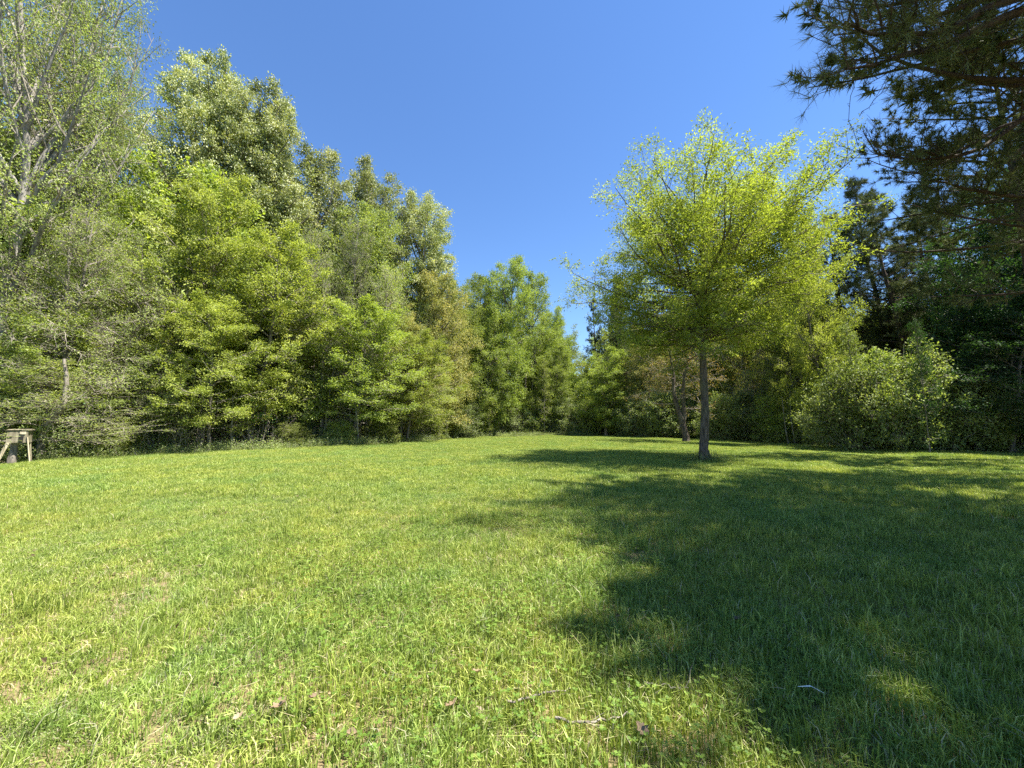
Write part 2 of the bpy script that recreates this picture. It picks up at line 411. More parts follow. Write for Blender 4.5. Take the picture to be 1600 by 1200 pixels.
def grow(seed, H, r0, z0, RAD, prof, elev, n1, n2, n3, L2=0.42, L3=0.5, flat=0.3, lean=0.03, wander=0.10, trop1=0.03, stems=1, twig_r=0.006,
         limb_split=False, r1f=0.32, bend=0.05, spiral=True):
    """skeleton of a tree: returns dict of polylines per level"""
    rg = np.random.default_rng(seed)
    K = 14
    D = np.array([[rg.normal(0, lean), rg.normal(0, lean), 1.0] for _ in range(stems)])
    if stems > 1:
        az = np.arange(stems) * 2 * PI / stems + rg.uniform(0, 1)
        D[:, 0] += np.cos(az) * 0.28; D[:, 1] += np.sin(az) * 0.28
    T = walk(rg, np.zeros((stems, 3)) + np.array([0, 0, -0.15]), D, np.full(stems, H + 0.15) * (1 if stems == 1 else rg.uniform(0.8, 1, stems)), K, bend, 0.06)
    zz = np.linspace(0, 1, K + 1)
    rt = r0 * (1 - zz) ** 0.8 + 0.012
    rt = np.tile(rt, (stems, 1)); rt[:, 0] *= 1.45; rt[:, 1] *= 1.02
    if stems > 1: rt *= 0.75
    # primaries: each grows from the trunk to a point on (or a little inside) the outline of the crown
    per = n1 // stems
    te = (np.arange(per) + rg.random(per)) / per
    te = np.tile(te, (stems, 1)).ravel(); B0 = len(te)
    st_i = np.repeat(np.arange(stems), per)
    re = RAD * np.array([prof(t) for t in te]) * np.sqrt(rg.uniform(0.35, 1.08, B0))
    zc = T[st_i, -1, 2]
    ze = z0 + (zc - z0) * te
    el = np.array([elev(t) for t in te]) + rg.normal(0, 0.08, B0)
    zs = np.clip(ze - re * np.tan(el), z0 * 0.85, zc * 0.95)
    fs = np.array([np.interp(z, T[i, :, 2], np.linspace(0, 1, T.shape[1])) for z, i in zip(zs, st_i)])
    P1, _ = sample(T[st_i], fs[:, None]); P1 = P1[:, 0]
    az = np.arange(B0) * 2.399963 + rg.normal(0, 0.35, B0)
    tgt = np.stack([P1[:, 0] + np.cos(az) * re, P1[:, 1] + np.sin(az) * re, ze], 1)
    D1 = tgt - P1; L1 = np.linalg.norm(D1, axis=1) + 0.05
    D1 = norm(D1); D1[:, 2] -= trop1 * 2.5
    Q1 = walk(rg, P1, D1, L1, 7, wander, trop1)
    Q1 = Q1 + (tgt - Q1[:, -1])[:, None] * np.linspace(0, 1, 8)[None, :, None] ** 1.3
    rp = np.interp(fs, zz, rt[0])
    R1 = np.minimum(rp * 0.75, 0.012 + r1f * r0 * (L1 / RAD) ** 1.1)[:, None] * (1 - np.linspace(0, 0.86, 8))[None]
    # secondaries
    B1 = len(Q1)
    t2 = np.clip((np.arange(n2)[None] + rg.random((B1, n2))) / n2 * 0.86 + 0.14, 0, 1)
    P2, T2 = sample(Q1, t2)
    side = perp(rg, T2, flat)
    D2 = norm(T2 * 0.75 + side * 0.85)
    L2_ = (L1[:, None] * L2 * (1.15 - 0.75 * t2) * rg.uniform(0.6, 1.2, t2.shape) + 0.15).ravel()
    Q2 = walk(rg, P2.reshape(-1, 3), D2.reshape(-1, 3), L2_, 4, wander * 1.1, 0.03)
    R2 = (0.45 * np.take_along_axis(np.repeat(R1[:, :, None], n2, 2), (t2 * 6).astype(int)[:, None, :], 1)[:, 0].ravel() + 0.004)[:, None] * (1 - np.linspace(0, 0.8, 5))[None]
    # twigs
    B2 = len(Q2)
    t3 = np.clip((np.arange(n3)[None] + rg.random((B2, n3))) / n3 * 0.85 + 0.18, 0, 1)
    P3, T3 = sample(Q2, t3)
    D3 = norm(T3 * 0.7 + perp(rg, T3, flat) * 0.8)
    L3_ = (L2_[:, None] * L3 * rg.uniform(0.5, 1.1, t3.shape) + 0.10).ravel()
    Q3 = walk(rg, P3.reshape(-1, 3), D3.reshape(-1, 3), L3_, 1, wander, 0.02)
    R3 = np.tile(np.array([1.0, 0.3]) * twig_r, (len(Q3), 1))
    return dict(rg=rg, T=T, RT=rt, Q1=Q1, R1=R1, Q2=Q2, R2=R2, Q3=Q3, R3=R3, n2=n2, n3=n3, H=H)

def trunk_mesh(g, k=10, rough=0.10):
    mb = MB(); rg = g['rg']
    T, RT = g['T'], g['RT']
    # refine the line so the bark has some relief
    n = 43
    t = np.tile(np.linspace(0, 1, n), (len(T), 1))
    P, _ = sample(T, t)
    rr = np.stack([np.interp(np.linspace(0, 1, n), np.linspace(0, 1, RT.shape[1]), r) for r in RT])
    wob = 1 + rough * rg.normal(size=(len(T), n, k)) * 0.5 + rough * np.sin(np.arange(k)[None, None] * 2 * PI / k * 3 + 1.0) * np.clip(1 - t * 8, 0, 1)[..., None] * 1.5
    tubes(mb, P, rr, k, wob=wob)
    return mb

def make_proto(seed, mats, leaf, twigs=True, **kw):
    """trunk and crown mesh data of one kind of tree"""
    g = grow(seed, **kw); rg = g['rg']
    mb = trunk_mesh(g, 8)
    tubes(mb, g['Q1'], g['R1'], 6)
    tr = mb.mesh('trunk', mats[0], True)
    cb = MB()
    tubes(cb, g['Q2'], g['R2'], 3, 1)
    if twigs:
        tubes(cb, g['Q3'], g['R3'], 3, 1)
    add_leaves(cb, g, **leaf)
    cr = cb.mesh('crown', [mats[1], mats[2]])
    return tr, cr, kw['H']

def add_leaves(cb, g, n=10, L=0.12, Wd=0.07, up=0.6, droop=0.2, spread=0.12, bare=0.0, needle=None, Q=None, clump=0.35):
    rg = g['rg']; Q = g['Q3'] if Q is None else Q
    if bare > 0:
        Q = Q[rg.random(len(Q)) > bare]
    if needle:
        tip = Q[:, -1]; d = norm(Q[:, -1] - Q[:, -2])
        needles(cb, rg, tip, d, *needle)
        mid = Q[:, 0] * 0.45 + Q[:, -1] * 0.55
        needles(cb, rg, mid, d, max(4, needle[0] // 2), *needle[1:])
        return
    t = rg.random((len(Q), n)) ** 0.7
    P, T = sample(Q, t)
    tone = np.clip(np.repeat(rg.random(len(Q)), n) * clump + rg.random(len(Q) * n) * (1 - clump), 0, 1)
    P = P.reshape(-1, 3) + rg.normal(0, spread, (len(Q) * n, 3)) * np.array([1, 1, 0.6])
    leaf_quads(cb, rg, P, L, Wd, up, droop, 0, tone, axis=T.reshape(-1, 3))

def el_spread(a, b): return lambda t: R(a + (b - a) * t)

def dome(c, w, lo=0.0):                               # crown outline: widest at c, falling off with half height w
    return lambda t: math.sqrt(max(0.02, 1 - max(0.0, (t - c) / w) ** 2)) * (lo + (1 - lo) * min(1.0, (t + 0.05) / max(c, 0.05)))
P = {}
P['airy'] = make_proto(11, (B_PALE, M_PALE, B_TWIG), dict(n=17, L=0.11, Wd=0.072, droop=0.6, up=0.3, spread=0.20, clump=0.3), H=26, r0=0.25, z0=7, RAD=4.8,
    prof=dome(0.45, 0.57, 0.5), elev=el_spread(42, 72), n1=40, n2=9, n3=6, flat=0.1, L2=0.34, wander=0.12, bend=0.045, trop1=0.06)
P['airy2'] = make_proto(12, (B_PALE, M_PALE, B_TWIG), dict(n=17, L=0.11, Wd=0.072, droop=0.6, up=0.3, spread=0.20, clump=0.3), H=24, r0=0.21, z0=5, RAD=4.3,
    prof=dome(0.5, 0.52, 0.5), elev=el_spread(38, 74), n1=40, n2=9, n3=6, flat=0.1, L2=0.34, wander=0.13, bend=0.05, trop1=0.06)
P['olive'] = make_proto(21, (B_GREY, M_OLIVE, B_TWIG), dict(n=30, L=0.19, Wd=0.11, droop=0.7, up=0.4, spread=0.22, clump=0.55), H=27, r0=0.33, z0=6, RAD=5.4,
    prof=dome(0.4, 0.62, 0.6), elev=el_spread(10, 66), n1=64, n2=9, n3=5, flat=0.0, L2=0.26, trop1=0.06)
P['olive2'] = make_proto(22, (B_GREY, M_OLIVE, B_TWIG), dict(n=30, L=0.18, Wd=0.105, droop=0.7, up=0.4, spread=0.20, clump=0.55), H=24, r0=0.3, z0=5, RAD=4.6,
    prof=dome(0.45, 0.57, 0.6), elev=el_spread(15, 70), n1=54, n2=9, n3=5, flat=0.0, L2=0.27, trop1=0.06)
P['beech'] = make_proto(31, (B_GREY, M_BEECH, B_TWIG), dict(n=20, L=0.14, Wd=0.085, droop=0.1, up=1.3, spread=0.15, clump=0.3), H=15, r0=0.14, z0=2.2, RAD=4.3,
    prof=dome(0.35, 0.68, 0.8), elev=el_spread(5, 45), n1=50, n2=10, n3=5, flat=0.75, L2=0.34, trop1=0.0)
P['beech2'] = make_proto(32, (B_GREY, M_BEECH, B_TWIG), dict(n=20, L=0.135, Wd=0.08, droop=0.1, up=1.3, spread=0.14, clump=0.3), H=12, r0=0.11, z0=2.0, RAD=4.3,
    prof=dome(0.3, 0.74, 0.85), elev=el_spread(2, 40), n1=42, n2=10, n3=5, flat=0.8, L2=0.36, trop1=0.0)
P['twiggy'] = make_proto(41, (B_GREY, M_PALE, B_TWIG), dict(n=4, L=0.10, Wd=0.06, spread=0.10, bare=0.15), H=12, r0=0.10, z0=2.0, RAD=3.6, twig_r=0.006,
    prof=lambda t: (1 - t) ** 0.45 * 0.9 + 0.12, elev=el_spread(4, 50), n1=48, n2=12, n3=7, flat=0.4, L2=0.40, wander=0.18, trop1=0.0)
P['mid'] = make_proto(51, (B_GREY, M_MID, B_TWIG), dict(n=20, L=0.18, Wd=0.11, droop=0.4, up=0.6, spread=0.24, clump=0.4), H=20, r0=0.24, z0=2.5, RAD=4.7,
    prof=dome(0.4, 0.62, 0.75), elev=el_spread(8, 62), n1=56, n2=9, n3=5, flat=0.3, L2=0.30, trop1=0.05)
P['mid2'] = make_proto(52, (B_GREY, M_MID, B_TWIG), dict(n=19, L=0.17, Wd=0.10, droop=0.4, up=0.6, spread=0.22, clump=0.4), H=16, r0=0.18, z0=1.5, RAD=4.1,
    prof=dome(0.4, 0.62, 0.75), elev=el_spread(5, 60), n1=50, n2=9, n3=5, flat=0.4, L2=0.32, trop1=0.04)
P['shrub'] = make_proto(61, (B_TWIG, M_SHRUB, B_TWIG), dict(n=13, L=0.10, Wd=0.06, droop=0.1, up=0.6, spread=0.10, clump=0.3), H=4.0, r0=0.035, z0=0.3, RAD=1.7, stems=5,
    prof=dome(0.35, 0.68, 0.8), elev=el_spread(10, 55), n1=60, n2=7, n3=4, flat=0.2, L2=0.42, wander=0.16, trop1=-0.02, bend=0.08)
P['shrub2'] = make_proto(62, (B_TWIG, M_SHRUB, B_TWIG), dict(n=13, L=0.095, Wd=0.055, droop=0.1, up=0.6, spread=0.10, clump=0.3), H=3.2, r0=0.03, z0=0.15, RAD=1.8, stems=6,
    prof=dome(0.3, 0.72, 0.8), elev=el_spread(5, 50), n1=60, n2=7, n3=4, flat=0.3, L2=0.42, wander=0.18, trop1=-0.02, bend=0.10)
P['sapling'] = make_proto(71, (B_GREY, M_BEECH, B_TWIG), dict(n=8, L=0.11, Wd=0.065, up=1.2, spread=0.10), H=6.5, r0=0.045, z0=1.8, RAD=1.5,
    prof=lambda t: 1.0 - 0.8 * t, elev=el_spread(15, 50), n1=20, n2=6, n3=4, flat=0.7, trop1=0.0, bend=0.07)
P['pine'] = make_proto(81, (B_PINE, M_PINE, B_PINE), dict(needle=(18, 0.27, 0.020, 1.0)), twigs=False, H=18, r0=0.24, z0=3.5, RAD=4.2,
    prof=lambda t: (1 - t) ** 0.6 * 0.92 + 0.06, elev=el_spread(-4, 40), n1=56, n2=9, n3=5, flat=0.5, L2=0.34, trop1=0.04)
P['cedar'] = make_proto(82, (B_PINE, M_CEDAR, B_PINE), dict(needle=(12, 0.22, 0.03, 1.0)), twigs=False, H=16, r0=0.2, z0=5.0, RAD=2.4,
    prof=lambda t: (1 - t) ** 0.7 * 0.9 + 0.08, elev=el_spread(-2, 40), n1=36, n2=7, n3=5, flat=0.4, L2=0.36, trop1=0.02)

ALT = {}
def place(kind, px, Y, top, wid=1.0, name='tree', label=None, cat='tree', group=None, mat=None, rot=None, dx=0.0, tilt=0.0):
    """stand a tree of that kind at the depth Y where its foot shows at px and its top at the row `top`"""
    tr, cr, H = P[kind]
    x = at(px, 690 - (690 - max(top, -60)) * 0.7, Y)[0] + dx         # px is where its upper crown shows
    ztop = at(px, top, Y)[2]
    s = ztop / H
    o = empty(name, (x, Y, hh(x, Y)), float(rnd.uniform(0, 6.28)) if rot is None else rot)
    o.rotation_euler[0] = tilt
    o.scale = (wid, wid, s)
    tag(o, label, cat, group)
    a = bpy.data.objects.new('trunk', tr); C.objects.link(a); a.parent = o
    b = bpy.data.objects.new('crown', cr); C.objects.link(b); b.parent = o
    tag(b, kind='stuff')
    if mat:
        b.material_slots[0].link = 'OBJECT'; b.material_slots[0].material = mat
    return o

GA = 'tall airy trees along the left edge of the wood'
place('airy', 38, 17.0, -190, 0.85, 'tall_hardwood', 'tall airy hardwood with pale forked trunk just behind the wooden box', 'tree', GA, rot=0.3)
place('airy2', 128, 19.5, -120, 0.78, 'tall_hardwood', 'tall airy hardwood with slender limbs, next left of the silvery round crown', 'tree', GA)
place('airy', -30, 19.0, -160, 0.95, 'tall_hardwood', 'airy pale green hardwood cut by the left edge, behind the box', 'tree', GA)
place('airy2', 90, 24.0, -40, 0.85, 'tall_hardwood', 'airy hardwood deeper in the wood, seen between the two pale trunks at left', 'tree', GA)
place('airy2', 190, 27.0, 110, 0.7, 'tall_hardwood', 'thin airy hardwood with top lost in the silvery crown beside it', 'tree', GA)
place('airy', -160, 19.0, -160, 1.0, 'tall_hardwood', 'airy hardwood beyond the left edge with only limbs reaching in', 'tree', GA)
GO = 'silvery olive canopy trees at left'
place('olive', 284, 28.0, 68, 0.86, 'canopy_tree', 'tallest dense silvery olive tree, its peak highest of the left wood', 'tree', GO)
place('olive2', 436, 32.0, 176, 1.12, 'canopy_tree', 'silvery olive tree between the broad shoulder and the pointed tops', 'tree', GO)
place('olive', 372, 30.0, 125, 0.98, 'canopy_tree', 'broad silvery olive tree forming the right shoulder of the tallest crown', 'tree', GO)
place('olive2', 495, 34.0, 224, 1.15, 'canopy_tree', 'silvery olive tree with pointed top, next right of the broad shoulder', 'tree', GO)
place('olive2', 560, 35.0, 256, 1.0, 'canopy_tree', 'silvery olive tree just left of the notch of sky', 'tree', GO)
place('olive2', 650, 39.0, 308, 0.95, 'canopy_tree', 'rounded silvery tree standing alone right of the sky notch', 'tree', GO)
GB = 'bright yellow green understory trees at left'
place('beech', 300, 22.5, 268, 0.85, 'understory_tree', 'tallest bright yellow green layered tree under the silvery crown', 'tree', GB)
place('beech', 405, 24.0, 366, 0.95, 'understory_tree', 'broad bright yellow green tree with foliage down to the dark thicket', 'tree', GB, rot=1.0)
place('beech2', 462, 26.5, 455, 0.8, 'understory_tree', 'yellow green tree at the right flank of the broad bright one', 'tree', GB)
place('beech2', 340, 21.5, 470, 0.75, 'understory_tree', 'low yellow green tree in front, its sprays over the dark thicket', 'tree', GB)
place('beech2', 560, 27.5, 478, 1.05, 'understory_tree', 'yellow green layered tree below the grey twiggy patch', 'tree', GB, mat=M_MID)
place('beech2', 640, 31.0, 520, 0.85, 'understory_tree', 'low yellow green tree with sprays bending over the meadow edge', 'tree', GB)
place('beech2', 215, 20.0, 500, 0.8, 'understory_tree', 'thin yellow green tree between grey twiggy crowns, right of the box', 'tree', GB, mat=M_PALE)
place('beech2', 20, 16.8, 470, 0.75, 'understory_tree', 'leafy low tree above the wooden box', 'tree', GB, mat=M_PALE)
GT = 'grey twiggy trees at the left edge'
place('twiggy', 120, 17.8, 330, 0.95, 'twiggy_tree', 'nearly bare grey twiggy tree right of the pale forked trunk', 'tree', GT)
place('twiggy', 205, 19.5, 370, 0.9, 'twiggy_tree', 'nearly bare twiggy tree with long level branches left of the yellow green tree', 'tree', GT)
place('twiggy', 95, 16.6, 560, 1.0, 'twiggy_tree', 'low bare twiggy tree reaching over the thicket beside the box', 'tree', GT)
place('twiggy', 500, 27.0, 360, 0.95, 'twiggy_tree', 'dark grey bare tree between the yellow green trees, mid left', 'tree', GT)
place('twiggy', 545, 29.0, 345, 0.8, 'twiggy_tree', 'pale bare crown poking through the light green tree, mid left', 'tree', GT)
place('twiggy', 255, 20.5, 420, 0.7, 'twiggy_tree', 'slender bare tree at the left flank of the tallest yellow green one', 'tree', GT)
place('twiggy', 672, 35.0, 470, 0.8, 'twiggy_tree', 'bare twiggy tree among the tan foliage', 'tree', GT)
place('twiggy', 600, 30.0, 420, 0.9, 'twiggy_tree', 'brownish bare tree in front of the rounded silvery tree', 'tree', GT)
GM = 'fresh green trees along the wood'
place('mid', 560, 31.5, 312, 0.85, 'broadleaf_tree', 'light green rounded tree in front of the silvery canopy, mid left', 'tree', GM, mat=M_PALE)
place('mid', 455, 32.0, 330, 0.8, 'broadleaf_tree', 'light green tree rising behind the broad yellow green one', 'tree', GM, mat=M_PALE)
place('mid2', 690, 37.0, 428, 0.85, 'broadleaf_tree', 'tan and yellow leafed tree left of the middle of the far edge', 'tree', GM, mat=M_TAN)
place('mid2', 625, 32.5, 460, 0.75, 'broadleaf_tree', 'tan tinted young leafed tree above the bending sprays', 'tree', GM, mat=M_TAN)
place('mid', 742, 47.0, 424, 0.8, 'broadleaf_tree', 'green tree left of the highest top at the far end', 'tree', GM)
place('mid', 790, 45.0, 405, 0.85, 'broadleaf_tree', 'tallest mid green tree at the far end of the meadow', 'tree', GM)
place('mid', 840, 50.0, 432, 0.9, 'broadleaf_tree', 'green tree sloping down to the gap of sky at the far end', 'tree', GM)
place('mid2', 765, 42.0, 470, 0.8, 'broadleaf_tree', 'yellowish green tree in front of the tallest far tree', 'tree', GM)
place('mid2', 715, 41.0, 440, 0.7, 'broadleaf_tree', 'yellow green leafy tree beside the tan one', 'tree', GM, mat=M_BEECH)
place('mid2', 868, 52.0, 476, 0.7, 'broadleaf_tree', 'slim green tree closing the left side of the far gap of sky', 'tree', GM)
place('mid2', 885, 56.0, 500, 0.9, 'broadleaf_tree', 'low pale tree under the gap of sky at the far end', 'tree', GM, mat=M_PALE)
place('mid2', 865, 46.5, 540, 0.7, 'broadleaf_tree', 'small fresh green tree at the foot of the far gap', 'tree', GM)
GK = 'trees behind the lone oak'
place('cedar', 932, 50.0, 468, 0.8, 'dark_conifer', 'thin dark conifer just right of the far gap of sky', 'tree', GK)
place('cedar', 955, 48.0, 428, 0.8, 'dark_conifer', 'dark narrow conifer behind the left tips of the lone tree', 'tree', GK)
place('pine', 985, 46.0, 470, 0.85, 'dark_conifer', 'dull green conifer low behind the left of the lone tree', 'tree', GK)
place('mid2', 945, 43.0, 545, 0.8, 'broadleaf_tree', 'green tree below the dark conifers at the far edge', 'tree', GK)
place('pine', 975, 52.0, 440, 0.9, 'dark_conifer', 'dark conifer behind the left half of the lone crown', 'tree', GK)
place('mid2', 1010, 42.0, 490, 0.8, 'broadleaf_tree', 'tan leafed tree seen through the lower left of the lone crown', 'tree', GK, mat=M_TAN)
place('mid', 1160, 37.0, 405, 0.8, 'broadleaf_tree', 'yellow tan tree behind the trunk fork of the lone tree, right side', 'tree', GK, mat=M_TAN)
place('mid2', 1090, 39.0, 450, 0.8, 'broadleaf_tree', 'dull green tree directly behind the lone trunk', 'tree', GK)
place('mid2', 1245, 33.0, 420, 0.8, 'broadleaf_tree', 'green tree behind the lower right of the lone crown', 'tree', GK)
place('twiggy', 1190, 33.0, 440, 0.9, 'twiggy_tree', 'brown twiggy tree below the right limb of the lone tree', 'tree', GK)
place('beech', 1272, 25.0, 312, 0.56, 'understory_tree', 'bright yellow green tree between the lone tree and the dark pines', 'tree', GK)
place('beech2', 1235, 29.5, 420, 0.65, 'understory_tree', 'yellow green sprays hanging below the right limb of the lone tree', 'tree', GK)
GP = 'dark pines at right'
place('pine', 1375, 29.0, 276, 0.95, 'pine_tree', 'dark pine with pointed top against the sky right of the lone tree', 'tree', GP)
place('pine', 1440, 29.0, 262, 1.1, 'pine_tree', 'dark pine half hidden behind the overhanging boughs, second from the lone tree', 'tree', GP)
place('pine', 1275, 33.0, 345, 1.0, 'pine_tree', 'dark pine between the right limb of the lone tree and the wood', 'tree', GP)
place('pine', 1470, 27.0, 330, 1.1, 'pine_tree', 'broad dark pine behind the thin dark sapling', 'tree', GP)
place('pine', 1408, 26.0, 296, 0.9, 'pine_tree', 'dark pine standing over the lit bushes at right', 'tree', GP)
place('pine', 1335, 29.0, 318, 1.0, 'pine_tree', 'dark pine low behind the bright yellow green tree', 'tree', GP)
place('pine', 1560, 31.0, 200, 1.2, 'pine_tree', 'tall dark pine filling the upper right behind the boughs', 'tree', GP)
place('pine', 1660, 30.0, 150, 1.2, 'pine_tree', 'tall dark pine cut by the right edge', 'tree', GP)
GD = 'deep green trees at the right edge'
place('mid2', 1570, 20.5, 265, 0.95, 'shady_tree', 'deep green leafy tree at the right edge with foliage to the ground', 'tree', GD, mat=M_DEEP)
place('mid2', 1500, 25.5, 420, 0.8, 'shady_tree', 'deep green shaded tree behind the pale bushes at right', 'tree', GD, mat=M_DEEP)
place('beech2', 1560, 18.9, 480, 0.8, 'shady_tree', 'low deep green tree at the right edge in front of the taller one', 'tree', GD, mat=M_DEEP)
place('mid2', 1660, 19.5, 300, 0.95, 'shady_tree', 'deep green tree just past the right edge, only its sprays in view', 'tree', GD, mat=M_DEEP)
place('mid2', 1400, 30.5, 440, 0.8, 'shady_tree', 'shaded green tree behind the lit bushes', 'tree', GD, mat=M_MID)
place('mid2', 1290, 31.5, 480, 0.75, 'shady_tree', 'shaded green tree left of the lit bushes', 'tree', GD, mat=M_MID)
GS = 'saplings at the wood edge'
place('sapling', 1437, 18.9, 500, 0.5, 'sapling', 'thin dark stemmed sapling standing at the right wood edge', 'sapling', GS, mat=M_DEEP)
place('sapling', 318, 21.5, 560, 0.9, 'sapling', 'pale stemmed sapling in front of the dark thicket at left', 'sapling', GS)
place('sapling', 1330, 21.5, 505, 0.7, 'sapling', 'pointed pale sapling rising from the lit bushes at right', 'sapling', GS, mat=M_SHRUB)
place('sapling', 850, 44.5, 560, 0.8, 'sapling', 'slim sapling at the far edge below the gap', 'sapling', GS)
GH = 'bushes along the meadow edge'
SH = [(715, 39.5, 618, 1.35, 'rounded light green bush at the left corner of the far edge', None),
      (745, 42.0, 600, 1.2, 'taller light green bush next right of the corner bush', M_BEECH),
      (668, 36.0, 625, 1.1, 'light green bush with drooping sprays left of the corner bush', M_BEECH),
      (800, 46.0, 632, 1.5, 'pinkish green low bush at the middle of the far edge', M_SHRUB),
      (835, 46.5, 610, 1.3, 'green bush below the small fresh green tree', M_MID),
      (880, 46.5, 615, 1.3, 'light green bush centred at the far edge', M_SHRUB),
      (925, 46.0, 620, 1.3, 'green bush left of the dark hollow in the far edge', M_MID),
      (965, 45.0, 615, 1.2, 'dark green bush in the hollow of the far edge', M_DEEP),
      (1000, 41.0, 612, 1.5, 'pale green rounded bush left of the twin stemmed tree', None),
      (1040, 39.0, 600, 1.5, 'pale green bush behind the twin stemmed tree', None),
      (1130, 34.0, 612, 1.3, 'pale green bush just right of the lone trunk', None),
      (1175, 32.5, 600, 1.3, 'leafy bush with pale arching sprays right of the lone trunk', None),
      (1225, 30.0, 608, 1.2, 'bush between the arching sprays and the dark hollow at right', M_MID),
      (1285, 26.5, 590, 1.1, 'shaded bush left of the large lit bush', None),
      (1325, 21.9, 560, 1.35, 'large lit pale green bush at right', None),
      (1395, 20.9, 528, 1.35, 'tallest lit pale green bush at right', None),
      (1455, 20.6, 556, 1.3, 'lit bush right of the thin dark sapling', None),
      (1505, 20.3, 590, 1.0, 'half shaded bush between the lit bushes and the right edge', M_MID),
      (1580, 19.5, 610, 1.0, 'pale leaved bush low at the right edge', M_SHRUB),
      (15, 15.9, 600, 0.8, 'leafy bush right behind the wooden box', M_SHRUB),
      (85, 17.2, 640, 0.8, 'low bush in the thicket right of the wooden box', M_SHRUB),
      (180, 18.6, 640, 0.6, 'light green bush below the twiggy trees at left', M_BEECH),
      (258, 20.6, 655, 0.5, 'low green bush in the dark thicket at left', M_MID),
      (600, 28.6, 650, 0.7, 'yellow green bush under the bending sprays', M_BEECH),
      (530, 26.2, 655, 0.6, 'dark green bush in the thicket, mid left', M_MID),
      (460, 24.0, 655, 0.6, 'leafy bush at the dark thicket below the broad bright tree', M_BEECH)]
for k, (px, Y, top, w, lab, mt) in enumerate(SH):
    place('shrub' if k % 2 else 'shrub2', px, Y, top, w, 'bush', lab, 'bush', GH, mat=mt)

